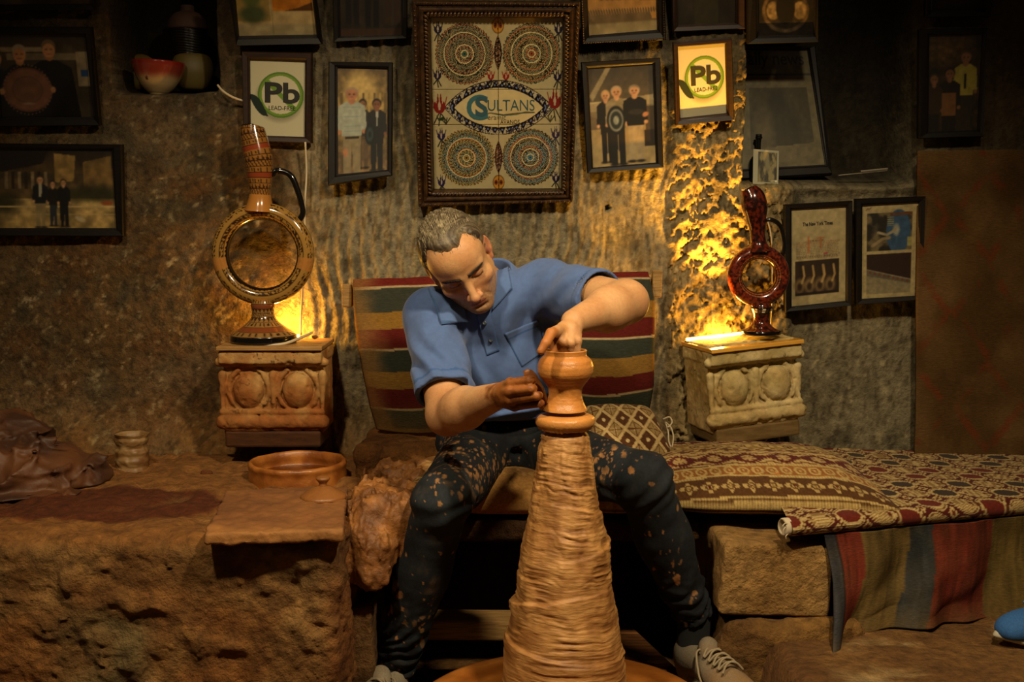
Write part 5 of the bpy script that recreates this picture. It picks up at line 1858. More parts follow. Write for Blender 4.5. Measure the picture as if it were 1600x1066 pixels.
# pointed oval round the lettering
ex, ey = (cv.u - UX(777)) * 208.5, (cv.v - VY(167)) * 271.5
def lens(a, b):
    R = (a * a + b * b) / (2 * b)
    return np.maximum(np.hypot(ex, ey - (R - b)) - R, np.hypot(ex, ey + (R - b)) - R)
d_o, d_i = lens(86, 42), lens(71, 31)
band = (d_o < 0) & (d_i > 0)
cv.put(d_o < 1.2, '#2a2118')
cv.put(band, '#3c3442')
ang = np.arctan2(ey * 2.0, ex)
ph = (np.sign(ey) * 0 + ex / 11.5) % 1
w2 = np.abs(ph - .5) * 2
fb = np.clip(-d_o / np.maximum(-d_o + d_i, 1e-3), 0, 1)
cv.put(band & (fb > w2 * .95), '#15121f')
cv.put(band & (fb < w2 * .95) & (fbm(np.stack([ex, ey, 0 * ex], -1), .55, 2) > .02), '#a39878')
cv.put(band & (np.hypot((ph - .5) * 11.5, (fb - .62) * 11) < 1.5), '#5d6a8a')
cv.put(d_i < 0, '#b8a572')
# slim spindles and the two suns
for py0, py1, cc in ((54, 109, '#2a1710'), (219, 274, '#3a1710')):
    mx_, hy = (py0 + py1) / 2, (py1 - py0) / 2
    k = np.abs((cv.u - UX(776.5)) * 208.5) / np.maximum(6.2 * (1 - ((cv.v - VY(mx_)) * 271.5 / hy) ** 2), 1e-3)
    inside = (np.abs((cv.v - VY(mx_)) * 271.5) < hy)
    cv.put(inside & (k < 1), cc)
    cv.put(inside & (k < .62) & (fbm(np.stack([cv.u * 208, cv.v * 271, 0 * cv.u], -1), .7, 2) > .1), '#8d6a4a')
for py_ in (40, 288):
    cv.ell(UX(776.5), VY(py_), 9.5 / 208.5, 9.5 / 208.5, '#6a4212').ell(UX(776.5), VY(py_), 8.3 / 208.5, 8.3 / 208.5, '#b07a22')
    for dx in (-4, 4):
        cv.ell(UX(776.5 + dx), VY(py_), 3 / 208.5, 3.2 / 208.5, '#6f2f14').ell(UX(776.5 + dx), VY(py_), 1.2 / 208.5, 1.2 / 208.5, '#1c120c')
    cv.ell(UX(776.5), VY(py_ - 5), 1 / 208.5, 1 / 208.5, '#6f2f14').ell(UX(776.5), VY(py_ + 5), 1 / 208.5, 1 / 208.5, '#6f2f14')


def tulip(px, py, sc, cc, flip=1, lean=0.0):
    q = lambda x, y: (UX(px + flip * x * sc + lean * y * sc), VY(py + y * sc))
    cv.poly([q(-5, -4), q(-7, 3), q(-4, 8), q(0, 10), q(4, 8), q(7, 3), q(5, -4), q(3.2, -1), q(1.6, -13), q(0, -3), q(-1.6, -13), q(-3.2, -1)], cc)
    cv.poly([q(-1.6, 0), q(0, -5), q(1.6, 0), q(.8, 6), q(-.8, 6)], '#a58f72')
    cv.line([q(-8, -8), q(-6, 0)], 1.2 / 208.5, cc).line([q(8, -8), q(6, 0)], 1.2 / 208.5, cc)
    cv.line([q(-1, 10), q(-6, 20)], 1.6 / 208.5, '#1c1c18').line([q(1, 10), q(-1, 22)], 1.6 / 208.5, '#20261c').line([q(2, 10), q(7, 17)], 1.6 / 208.5, '#1c1c18')


for a_ in ((682, 44, .95, '#231f38'), (680, 115, .9, '#231f38', -1), (872, 44, .95, '#231f38', -1), (871, 117, .9, '#231f38'), (684, 210, .95, '#262046'), (869, 208, .95, '#241c3c', -1), (683, 286, .9, '#262046'), (870, 280, .9, '#241c3c', -1)):
    tulip(*a_)
tulip(682, 162, 1.5, '#7d1f16')
tulip(867, 155, 1.5, '#7d1f16', -1)
tulip(765, 117, .75, '#8a2018')
tulip(789, 117, .75, '#8a2018', -1)
for bx_, by_ in ((692, 190), (860, 187)):
    for k in (-9, -4, 2, 7):
        cv.line([(UX(bx_), VY(by_ + 3)), (UX(bx_ + k), VY(by_ - 7))], 1.4 / 208.5, '#242a18')
cv.poly([(UX(676), VY(178)), (UX(681), VY(184)), (UX(690), VY(180)), (UX(688), VY(187)), (UX(680), VY(188))], '#2a3a1c')
cv.line([(UX(748), VY(178)), (UX(765), VY(175.5)), (UX(785), VY(178.5)), (UX(805), VY(176)), (UX(834), VY(175))], 1.5 / 208.5, '#5a3a20').line([(UX(766), VY(176)), (UX(785), VY(179.5)), (UX(805), VY(178)), (UX(820), VY(174)), (UX(834), VY(174.5))], 1.6 / 208.5, '#39584e')
cv.shade(.05, 30)
_g = cv.a.mean(-1, keepdims=True)
cv.a = np.clip(_g + (cv.a - _g) * .82, 0, 1) ** 1.12
arr = lin(np.clip(cv.a, 0, 1))
tl, tr, br, bl = ic
us, vs_ = [0, UX(777), 1], [0, VY(138.5), VY(194), 1]
for r_ in range(3):
    for k in range(2):
        i0, i1 = int(round(vs_[r_] * (H_ - 1))), int(round(vs_[r_ + 1] * (H_ - 1)))
        j0, j1 = int(round(us[k] * (W_ - 1))), int(round(us[k + 1] * (W_ - 1)))
        uu, vv = np.meshgrid(np.linspace(us[k] + .0022, us[k + 1] - .0022, j1 - j0), np.linspace(vs_[r_] + .0018, vs_[r_ + 1] - .0018, i1 - i0))
        a_ = np.pad(arr[i0:i1, j0:j1], ((1, 1), (1, 1), (0, 0)), 'edge')
        uu, vv = np.pad(uu, 1, 'edge'), np.pad(vv, 1, 'edge')
        U, Wv = uu[..., None], vv[..., None]
        V = (tl * (1 - U) + tr * U) * (1 - Wv) + (bl * (1 - U) + br * U) * Wv
        back = np.ones(uu.shape, bool)
        back[1:-1, 1:-1] = False
        V = V - n * (.004 * back)[..., None]
        mesh('tile', V, grid_faces(V.shape[0], V.shape[1])[:, ::-1], M_CERAMIC, t, col=a_)
bxx = lambda x0, y0, x1, y1: (UX(x0), VY(y0), UX(x1), VY(y1))
text_mesh('lettering', 'C', ic, bxx(726, 146.5, 760, 187), M_TEAL, t, .0012, .02)
text_mesh('lettering', 'S', ic, bxx(740, 149, 760, 181), M_BLUEINK, t, .0018, .03)
text_mesh('lettering', 'ULTANS', ic, bxx(760, 154.5, 835, 172), M_BLUEINK, t, .0012, -.004)
text_mesh('lettering', 'eramic', ic, bxx(760, 179, 789, 186), M_INK, t, .0012, -.01)
text_mesh('lettering', 'AVANOS', ic, bxx(780, 186.5, 811, 193), M_INK, t, .0012, .0)
# ------------------------------------------------------------------ the potter
M_SKIN = mat('skin', attr=True, c2=0.10, nscale=140, rough=0.5, bump=.0006, bscale=260, spec=0.4, sss=0.06)
M_SHIRT = mat('blue_pique', attr=True, c2=0.10, nscale=60, rough=0.92, bump=.0004, bscale=700, spec=0.15, sheen=0.15)
M_DENIM = mat('dark_denim', attr=True, c2=0.22, nscale=130, rough=0.85, bump=.0006, bscale=400, spec=0.2)
M_HAIR = mat('hair', attr=True, c2=0.35, nscale=220, stretch=(1, 1, 1), rough=0.5, spec=0.4)

man = thing('person', 'potter in blue polo shirt and clay-splattered dark jeans bending over the pot', 'person', P(790, 740, 2.8))

# joints (R = his right arm, at the picture's left)
pel = P(783, 695, 2.80)
pel[2] = .375
waist = P(783, 632, 2.76)
chest = P(768, 540, 2.68)
shR, shL = P(672, 492, 2.58), P(856, 446, 2.61)
elR, wrR = P(699, 648, 2.39), P(783, 617, 2.185)
elL, wrL = P(978, 471, 2.37), P(896, 503, 2.190)
neckb = P(772, 452, 2.63)
HR = roty(-math.radians(28)) @ rotx(math.radians(38)) @ rotz(-math.radians(2)) @ np.array([[1, 0, 0], [0, -1, 0], [0, 0, 1.0]])
HC = P(716, 405, 2.51)
HS = .905
H = lambda q: HC + HS * (HR @ np.asarray(q, float))
hell = lambda c, r, R=None: ell_sd(H(c), np.asarray(r) * HS, HR if R is None else HR @ R)
hcone = lambda a, b, r1, r2: cone_sd(H(a), H(b), r1 * HS, r2 * HS)

body = Sdf()
# torso under the shirt
tor = [(ell_sd(pel, (.150, .100, .10)), .0), (ell_sd(waist, (.128, .090, .11)), .06), (ell_sd(chest, (.135, .092, .13)), .06), (cone_sd(shR, shL, .042, .042), .05)]
for pr_, k in tor:
    body.add(pr_, k)
body.add(cone_sd(shR, elR, .048, .042), .03).add(cone_sd(shL, elL, .048, .041), .03)
body.add(cone_sd(neckb + np.array([0, .02, -.03]), H((0, -.028, -.045)), .056, .052), .03)
body.add(cone_sd(neckb + np.array([0, .0, -.03]), H((0, .012, -.08)), .045, .040), .03)
# forearms
for el, wr, sgn in ((elR, wrR, 1), (elL, wrL, -1)):
    d = (wr - el)
    body.add(ell_sd(el, (.039, .039, .039)), .015)
    body.add(cone_sd(el, el + d * .35, .040, .043), .02)
    body.add(cone_sd(el + d * .30, wr, .042, .0245), .02)
body.add(cone_sd(elL + np.array([.004, .0, -.004]), elL + (wrL - elL) * .4 + np.array([0, 0, -.008]), .036, .036), .02)
# head
body.add(hell((0, -.012, .032), (.0735, .097, .086)), .02)
body.add(hell((0, .026, -.026), (.061, .066, .084)), .02)
body.add(hell((0, .044, .045), (.058, .046, .046)), .03)
for sx_ in (-1, 1):
    body.add(hcone((sx_ * .053, -.002, -.052), (sx_ * .016, .068, -.100), .016, .015), .028)
    body.add(hell((sx_ * .043, .060, -.026), (.022, .020, .017)), .022)
    body.add(hcone((sx_ * .012, .086, .016), (sx_ * .046, .068, .019), .008, .007), .014)
body.add(hell((0, .078, -.099), (.021, .017, .016)), .018)
body.add(hell((0, .070, -.068), (.034, .022, .026)), .02)
for sx_ in (-1, 1):
    body.cut(hell((sx_ * .030, .094, -.001), (.021, .017, .012)), .012)
    body.add(hell((sx_ * .030, .0705, -.002), (.0145, .0135, .0125)), .003)
    # upper lid folded over the downward gaze, and the crease above it
    body.cut(hcone((sx_ * .018, .084, .0085), (sx_ * .042, .078, .0075), .0012, .0012), .002)
    body.cut(hcone((sx_ * .018, .0845, -.0075), (sx_ * .041, .079, -.0065), .0009, .0009), .0015)
body.add(hcone((0, .085, .008), (0, .112, -.036), .0085, .0105), .012)
body.add(hell((0, .113, -.040), (.0125, .0115, .0105)), .006)
for sx_ in (-1, 1):
    body.add(hell((sx_ * .0135, .100, -.0445), (.0085, .0105, .008)), .005)
    body.cut(hell((sx_ * .0065, .110, -.0525), (.0035, .005, .004)), .003)
    body.cut(hcone((sx_ * .021, .096, -.044), (sx_ * .035, .080, -.076), .0022, .0018), .006)
body.cut(hcone((-.004, .0925, .022), (-.0035, .0915, .010), .0010, .0008), .002)
body.cut(hcone((.005, .0925, .023), (.0045, .0915, .011), .0010, .0008), .002)
for zf_, yy_ in ((.046, .090), (.060, .085)):
    body.cut(hcone((-.032, yy_ - .009, zf_), (.032, yy_ - .009, zf_), .0008, .0008), .003)
body.add(hcone((-.019, .085, -.0695), (-.004, .0925, -.0655), .0045, .0055), .005)
body.add(hcone((.019, .085, -.0695), (.004, .0925, -.0655), .0045, .0055), .005)
body.add(hcone((-.014, .0855, -.0775), (.014, .0855, -.0775), .0062, .0062), .005)
body.cut(hcone((-.022, .089, -.0722), (.022, .089, -.0722), .0010, .0010), .0015)
body.cut(hell((0, .0905, -.0868), (.016, .0042, .0035)), .008)
for sx_ in (-1, 1):
    Re = rotz(sx_ * .35) @ rotx(-.2)
    body.add(hell((sx_ * .0775, -.010, -.006), (.0075, .0185, .032), Re), .006)
    body.cut(hell((sx_ * .0835, -.006, -.002), (.0045, .010, .018), Re), .003)
    body.add(hell((sx_ * .0745, -.002, -.036), (.006, .009, .010)), .004)


def finger(pts, rad, k=.003, k0=.008):
    for i in range(len(pts) - 1):
        body.add(cone_sd(pts[i], pts[i + 1], rad[i], rad[i + 1]), k0 if i == 0 else k)


# his left hand (picture's right): fingers down inside the pot, thumb outside
knL = [P(867, 532, 2.128), P(879, 535, 2.120), P(891, 536, 2.128), P(901, 533, 2.142)]
for kn in knL:
    body.add(cone_sd(wrL + (kn - wrL) * .10, kn, .0165, .0094), .006)
body.add(ell_sd(wrL * .5 + knL[1] * .5, (.020, .016, .022)), .010)
for i, kn in enumerate(knL):
    body.add(ell_sd(kn, (.0098, .0098, .0100)), .003)
    tgt = np.array([WX - .024 + .015 * i, WY - .016 + .006 * i, kn[2] - .030])
    finger([kn, tgt, tgt + np.array([-.002, .012, -.024]), tgt + np.array([-.002, .022, -.040])], [.0090, .0080, .0076, .0070], .002, .003)
th0 = wrL + (knL[0] - wrL) * .35 + np.array([-.006, -.006, 0])
thL = [th0, P(861, 521, 2.085), P(853, 536, 2.065), P(845, 549, 2.060)]
finger(thL, [.0125, .0100, .0088, .0075], .003, .008)
# his right hand (picture's left): fingers wrapped round the rib
knR = [P(799, 599, 2.125), P(797, 612, 2.118), P(799, 625, 2.125), P(804, 635, 2.140)]
pipR = [P(827, 594, 2.098), P(829, 608, 2.092), P(838, 619, 2.094), P(841, 631, 2.108)]
for kn in knR:
    body.add(cone_sd(wrR, kn + np.array([-.002, .006, 0]), .0175, .0108), .006)
body.add(ell_sd(wrR * .45 + (knR[1] + knR[2]) * .275 + np.array([0, .008, 0]), (.022, .016, .025)), .010)
for i, (kn, pp_) in enumerate(zip(knR, pipR)):
    body.add(ell_sd(kn, (.0104, .0104, .0104)), .003)
    r_ = .0086 - .0008 * (i == 3)
    dip = pp_ + np.array([.006, .020, -.002])
    tip = dip + np.array([-.012, .012, -.002])
    finger([kn, pp_, dip, tip], [r_ + .001, r_ - .0002, r_ - .0012, r_ - .002], .0018, .003)
finger([wrR + np.array([.008, .014, .004]), P(806, 608, 2.172), P(822, 602, 2.160), P(836, 600, 2.152)], [.0150, .0120, .0102, .0085], .004, .010)

V, Fq = surfnet(body, .0028, slack=1.3)
hl = ((V - HC) @ HR) / HS            # head coordinates
inhead = (np.abs(hl[:, 0]) < .1) & (hl[:, 2] > -.125) & (hl[:, 2] < .14) & (np.abs(hl[:, 1]) < .13)
hx, hy, hz = hl[:, 0], hl[:, 1], hl[:, 2]
c = np.empty(V.shape)
c[:] = srgb('#c79768')
c = mixc(c, srgb('#b98255'), np.clip(.3 + fbm(V, 30, 3), 0, .6))
front = inhead & (hy > .03)
ax_ = np.abs(hx)
c = mixc(c, srgb('#b4714f'), front * np.exp(-((ax_ - .040) / .02) ** 2 - ((hz + .035) / .02) ** 2) * .5)
c = mixc(c, srgb('#b86c4c'), front * np.exp(-(hx / .014) ** 2 - ((hz + .042) / .012) ** 2) * .55)
stub = front * np.clip(sstep(-.045, -.06, hz) * 1.0, 0, 1) * (1 - np.exp(-(hx / .022) ** 2 - ((hz + .072) / .010) ** 2))
c = mixc(c, srgb('#7d6248'), np.clip(stub * (.45 + .4 * fbm(V, 400, 1)), 0, .7))
lips = front & (((hx / .021) ** 2 + ((hz + .0725) / .0095) ** 2) < 1) & (hy > .078)
c = mixc(c, srgb('#a05a48'), lips * .75)
c = mixc(c, srgb('#4a2a20'), (front & (ax_ < .021) & (np.abs(hz + .0722) < .0012) & (hy > .08)) * .8)
brow_z = .0175 + .10 * (ax_ - .012) - 2.6 * (ax_ - .012) ** 2
brow = front & (ax_ > .009) & (ax_ < .052)
c = mixc(c, srgb('#2b1f17'), brow * np.exp(-((hz - brow_z) / (.0062 * (1 - .45 * sstep(.03, .052, ax_)))) ** 2) * .95)
eye = front & (((ax_ - .030) / .0165) ** 2 + ((hz + .003) / .008) ** 2 < 1)
c = mixc(c, srgb('#a06a4c'), eye * .6)
lash_z = -.0072 + 8.0 * (ax_ - .030) ** 2
c = mixc(c, srgb('#1d120d'), (front & (np.abs(ax_ - .030) < .0150)) * np.exp(-((hz - lash_z) / .0016) ** 2) * .95)
c = mixc(c, srgb('#8d5a42'), (front & (np.abs(ax_ - .030) < .017)) * np.exp(-((hz - .0085) / .0018) ** 2) * .5)
c = mixc(c, srgb('#8a5a40'), (front & (np.abs(ax_ - .028) < .017)) * np.exp(-((hz + .0155) / .004) ** 2) * .4)
ear = inhead & (ax_ > .072) & (hy < .03)
c = mixc(c, srgb('#b5684c'), ear * .55)
# wet clay on the hands
dR = np.linalg.norm(V - (knR[1] + knR[2]) / 2, axis=1)
tR = ((V - elR) @ (wrR - elR)) / ((wrR - elR) @ (wrR - elR))
nz_ = fbm(V, 60, 3)
clR = (dR < .14) * sstep(.90, 1.12, tR + .10 * nz_)
c = mixc(c, srgb('#8f5322'), np.clip(clR, 0, 1) * (dR < .14) * .95)
c = mixc(c, srgb('#5f3010'), np.clip(clR * nz_ * 2.2, 0, .7) * (dR < .14))
dT = np.min([np.linalg.norm(V - (thL[i] * (1 - f_) + thL[i + 1] * f_), axis=1) for i in range(1, 3) for f_ in (0, .5, 1)], axis=0)
c = mixc(c, srgb('#a8652c'), (1 - sstep(.013, .022, dT + .006 * nz_)) * .9)
dK = np.linalg.norm(V - P(884, 552, 2.1), axis=1)
c = mixc(c, srgb('#ad6c34'), (1 - sstep(.014, .034, dK + .012 * nz_)) * .6)
dK = np.linalg.norm(V - P(880, 508, 2.13), axis=1)
c = mixc(c, srgb('#b0743c'), (1 - sstep(.006, .020, dK + .014 * nz_)) * .45)
dE = np.linalg.norm(V - elR, axis=1)
c = mixc(c, srgb('#a8724a'), (1 - sstep(.03, .10, dE)) * .35)
mesh('body', V, Fq, M_SKIN, man, col=lin(np.clip(c, 0, 1)))

# eyebrows, hair by hair
def face_y(x, z):
    lo_, hi_ = np.full(len(x), .04), np.full(len(x), .13)
    for _ in range(16):
        mid = (lo_ + hi_) / 2
        ins = body(HC + HS * (np.stack([x, mid, z], 1) @ HR.T)) < 0
        lo_, hi_ = np.where(ins, mid, lo_), np.where(ins, hi_, mid)
    return lo_


rng = np.random.default_rng(8)
for sgn in (-1, 1):
    n = 110
    x = rng.uniform(.010, .050, n)
    wd_ = .0042 * (1 - .55 * sstep(.03, .05, x))
    z = .0165 + .10 * (x - .012) - 2.6 * (x - .012) ** 2 + rng.uniform(-1, 1, n) * wd_
    hair_ = []
    for k, (dx, dz, lf) in enumerate(((0, 0, 0), (.0035, .0014, .0014), (.0065, .0012, .0010))):
        hair_.append(np.stack([sgn * (x + dx), face_y(sgn * (x + dx), z + dz) + lf, z + dz], 1))
    V_, F_ = join([tube(np.array([H(h_[i]) for h_ in hair_]), [.0005, .0006, .0003], 4, 5) for i in range(n)])
    tag(mesh('eyebrow', V_, F_, mat('eyebrow_hair', '#21180f', rough=.6), man), kind='stuff')

# hair: short, brushed, thinning at the temples
hair = Sdf()
for pr_ in (hell((0, -.012, .032), (.0735, .097, .086)), hell((0, .026, -.026), (.061, .066, .084)), hell((0, .044, .045), (.058, .046, .046)), hell((0, -.05, -.02), (.064, .054, .06))):
    hair.add(pr_, .03)


def hair_lim(x, z):
    ax = np.abs(x)
    tuft = .014 * np.exp(-((x - .004) / .033) ** 4)
    temple = -.020 * np.exp(-((ax - .048) / .016) ** 2) * sstep(.02, .05, z)
    return .003 + (z + .015) * .56 + tuft + temple


def hair_post(p, d):
    m = np.abs(d) < .05
    q = ((p[m] - HC) @ HR) / HS
    x, y, z = q[:, 0], q[:, 1], q[:, 2]
    ax = np.abs(x)
    sw = x * 1.0 + .25 * y + .006 * np.sin(y * 60)
    st = fbm(np.stack([sw * 190, y * 24, z * 30], -1), 1, 3)
    reg = (y - hair_lim(x, z) - .006 * fbm(q, 90, 2)) * .87
    low = np.where(y < -.018, -.066, -.024) - z
    low = np.where((y > -.032) & (y < .012) & (z < .024) & (ax > .05), np.maximum(low, .026 - z - .9 * np.abs(y + .008)), low)
    mk = np.maximum(reg, low)
    t = -.0030 + .0105 * sstep(.002, -.022, mk) if False else -.0030 + .0105 * (1 - sstep(-.024, .003, mk))
    t = t + .003 * np.exp(-((x - .008) / .03) ** 2 - ((z - .086) / .016) ** 2) * (y > .03) * sstep(0, -.01, mk)
    dd = d[m] - t + .0020 * st * (mk < -.003)
    out = d.copy()
    out[m] = np.maximum(dd, mk - .006)
    return out


hair.post = hair_post
Vh, Fh = surfnet(hair, .0023, slack=1.4)
q = ((Vh - HC) @ HR) / HS
st = fbm(np.stack([q[:, 0] * 210 + 10 * np.sin(q[:, 1] * 30), q[:, 1] * 22, q[:, 2] * 30], -1), 1, 3)
c = mixc(srgb('#3a3025'), srgb('#72654e'), np.clip(.40 + 1.3 * st, 0, 1))
c = mixc(c, srgb('#2c241b'), (1 - sstep(-.075, -.03, q[:, 0])) * .6)
c = mixc(c, srgb('#2c241b'), (1 - sstep(.0, .05, q[:, 2])) * .5)
_x, _y, _z = q[:, 0], q[:, 1], q[:, 2]
_mk = (_y - hair_lim(_x, _z) - .006 * fbm(q, 90, 2)) * .87
c = mixc(c, srgb('#7d5f44'), sstep(-.013, .0, _mk + .006 * st) * .75)
mesh('hair', Vh, Fh, M_HAIR, man, col=lin(np.clip(c, 0, 1)))
strands = []
rng = np.random.default_rng(5)
SK = (np.array([0, -.012, .034]), np.array([.0755, .0985, .0885]))
for i in range(1100):
    x0, z0 = rng.uniform(-.07, .07), rng.uniform(-.02, .118)
    pts = []
    yst = min(.085, float(hair_lim(np.array(x0), np.array(z0)))) - rng.uniform(0, .09) ** 1.0
    for k in range(5):
        y = yst - k * .010
        x = x0 + .10 * (k * .010) * (.4 if x0 > -.02 else -.3)
        cc = np.array([x, y, z0 + .0]) - SK[0]
        kk = 1 - (cc[0] / SK[1][0]) ** 2 - (cc[1] / SK[1][1]) ** 2
        if kk <= .02:
            pts = []
            break
        cc[2] = SK[1][2] * math.sqrt(kk) if z0 > .02 else cc[2]
        n_ = cc / SK[1] ** 2
        lift = 1.045 + .035 * math.sin(k * .75 + i) * .5 + (.02 if k == 0 else 0) - .03 * (k == 4)
        cc = cc / np.linalg.norm(cc / SK[1]) * lift
        pts.append(cc + SK[0])
    if len(pts) < 5:
        continue
    qq = np.array(pts)
    if (qq[:, 1] > hair_lim(qq[:, 0], qq[:, 2]) + .009).any():
        continue
    strands.append(tube(np.array([H(p_) for p_ in qq]), [.0003, .0006, .0006, .0005, .0002], 4, 8))
V, Fq = join(strands)
c = mixc(srgb('#5a4d3a'), srgb('#a09274'), np.clip(.5 + 1.5 * fbm(V, 160, 2), 0, 1))
tag(mesh('hair_strands', V, Fq, M_HAIR, man, col=lin(c)), kind='stuff')

# ------------------------------------------------------------------ polo shirt
shirt = Sdf()
shirt.add(ell_sd(pel + np.array([-.012, 0, .045]), (.150, .118, .085)), 0)
shirt.add(ell_sd(waist + np.array([-.008, 0, 0]), (.142, .112, .12)), .06)
shirt.add(ell_sd(chest + np.array([0, 0, -.01]), (.150, .112, .145)), .06)
shirt.add(cone_sd(shR + np.array([.01, 0, -.008]), shL + np.array([-.01, 0, -.008]), .058, .058), .05)
shirt.add(cone_sd(neckb + np.array([.005, .0, -.045]), neckb + np.array([-.012, -.004, -.016]), .078, .062), .04)
shirt.add(ell_sd(P(842, 505, 2.68), (.066, .075, .085)), .04)
# slack cloth of back and side
shirt.add(ell_sd(chest * .5 + waist * .5 + np.array([.03, -.02, 0]), (.125, .10, .14)), .05)
slR = shR + (elR - shR) * .80
slL = shL + (elL - shL) * .70
shirt.add(cone_sd(shR, slR, .060, .060), .035)
shirt.add(cone_sd(slR + (shR - slR) * .4 + np.array([.006, -.004, 0]), slR + np.array([.008, -.004, -.004]), .054, .058), .02)
shirt.add(cone_sd(shL, slL, .058, .058), .035)
shirt.add(cone_sd(shL + np.array([.0, .01, -.02]), slL + np.array([-.012, .005, -.020]), .05, .046), .03)
# creases: ridges and furrows
fold = lambda a, b, r, y0, y1, k=.012: shirt.add(cone_sd(P(*a, y0), P(*b, y1), r, r * .7), k)
furrow = lambda a, b, r, y0, y1, k=.012: shirt.cut(cone_sd(P(*a, y0), P(*b, y1), r, r), k)


def cut_plane(p, o, n):
    return (p - np.asarray(o, F32)) @ np.asarray(n, F32)


dR_, dL_ = (slR - shR), (slL - shL)
dR_, dL_ = dR_ / np.linalg.norm(dR_), dL_ / np.linalg.norm(dL_)
hem_n = np.array([.05, -.10, -.98])
hem_n /= np.linalg.norm(hem_n)
hem_o = P(780, 654, 2.70)
body_t = Sdf()
body_t.add(cone_sd(slR, elR, .047, .047), 0).add(cone_sd(slL, elL, .047, .047), 0)


def shirt_post(p, d):
    m = np.abs(d) < .07
    pm = p[m]
    dd = d[m]
    px = 800 + pm[:, 0] / pm[:, 1] * FPX
    py = 340 - (pm[:, 2] - CAMZ) / pm[:, 1] * FPX
    # cloth creases running from the right armpit towards the waist, across the belly, and round the sleeves
    a1 = (px - 700) * .50 + (py - 560) * -.28
    w1 = np.exp(-((px - 740) / 60) ** 2 - ((py - 590) / 60) ** 2)
    n_ = fbm(pm, 9, 2)
    dd = dd - .0065 * w1 * np.sin(a1 * .17 + 3 * n_)
    w2 = sstep(600, 640, py) * np.exp(-((px - 790) / 90) ** 2)
    dd = dd - .0075 * w2 * np.sin((py + .22 * px) * .30 + 4 * n_)
    w3 = np.exp(-((px - 815) / 40) ** 2 - ((py - 500) / 60) ** 2)
    dd = dd - .0050 * w3 * np.sin((px * .9 + py * .25) * .16 + 2 * n_)
    w4 = np.exp(-((px - 665) / 35) ** 2 - ((py - 570) / 55) ** 2)
    dd = dd - .0060 * w4 * np.sin((py * .6 - px * .75) * .15 + 3 * n_)
    w5 = np.exp(-((px - 880) / 45) ** 2 - ((py - 445) / 30) ** 2)
    dd = dd - .0055 * w5 * np.sin((px * .75 + py * .7) * .17 + 2 * n_)
    w6 = np.exp(-((px - 690) / 30) ** 2 - ((py - 500) / 40) ** 2)
    dd = dd - .0045 * w6 * np.sin((px + py * .5) * .14)
    dd = dd - .0022 * fbm(pm, 22, 3)
    # end of the sleeves
    tR = (pm - shR) @ dR_
    nearR = np.linalg.norm(pm - slR, axis=1) < .10
    eR = tR - np.linalg.norm(slR - shR)
    rR = np.linalg.norm(pm - shR - tR[:, None] * dR_, axis=1)
    dd = np.where(nearR & (rR < .085) & (pm[:, 0] < slR[0] + .052), np.maximum(dd, eR), dd)
    tL = (pm - shL) @ dL_
    rL = np.linalg.norm(pm - shL - tL[:, None] * dL_, axis=1)
    eL_ = tL - np.linalg.norm(slL - shL)
    nearL = (np.linalg.norm(pm - slL, axis=1) < .11) & (rL < .10)
    dd = np.where(nearL, np.maximum(dd, eL_), dd)
    # hems: raised welt
    dd = dd - .0012 * np.exp(-((eR + .016) / .002) ** 2) * -1 * nearR
    hem = (pm - hem_o) @ hem_n
    dd = np.maximum(dd, hem)
    # hollow sleeve ends and neck
    tn = neckb + np.array([-.012, -.004, -.012])
    hol = np.linalg.norm((pm - (tn + np.array([0, 0, .02]))) * np.array([1, 1, .8]), axis=1) - .057
    dd = np.maximum(dd, -hol)
    for (o_, dv, ev) in ((shR, dR_, eR), (shL, dL_, eL_)):
        t_ = (pm - o_) @ dv
        r_ = np.linalg.norm(pm - o_ - t_[:, None] * dv, axis=1)
        hol = np.maximum(r_ - .0515, -(ev + .030))
        dd = np.maximum(dd, -hol)
    out = d.copy()
    out[m] = dd
    return out


shirt.post = shirt_post
V, Fq = surfnet(shirt, .0034, slack=1.4)
c = np.empty(V.shape)
c[:] = srgb('#4f6698')
eR = (V - shR) @ dR_ - np.linalg.norm(slR - shR)
eL_ = (V - shL) @ dL_ - np.linalg.norm(slL - shL)
mR = np.linalg.norm(V - slR, axis=1) < .085
mL = np.linalg.norm(V - slL, axis=1) < .085
c = mixc(c, srgb('#2f5288'), (mR & (np.abs(eR + .020) < .0026)) * .6 + (mL & (np.abs(eL_ + .020) < .0026)) * .6)
polo = mesh('polo_shirt', V, Fq, M_SHIRT, man, col=lin(c))


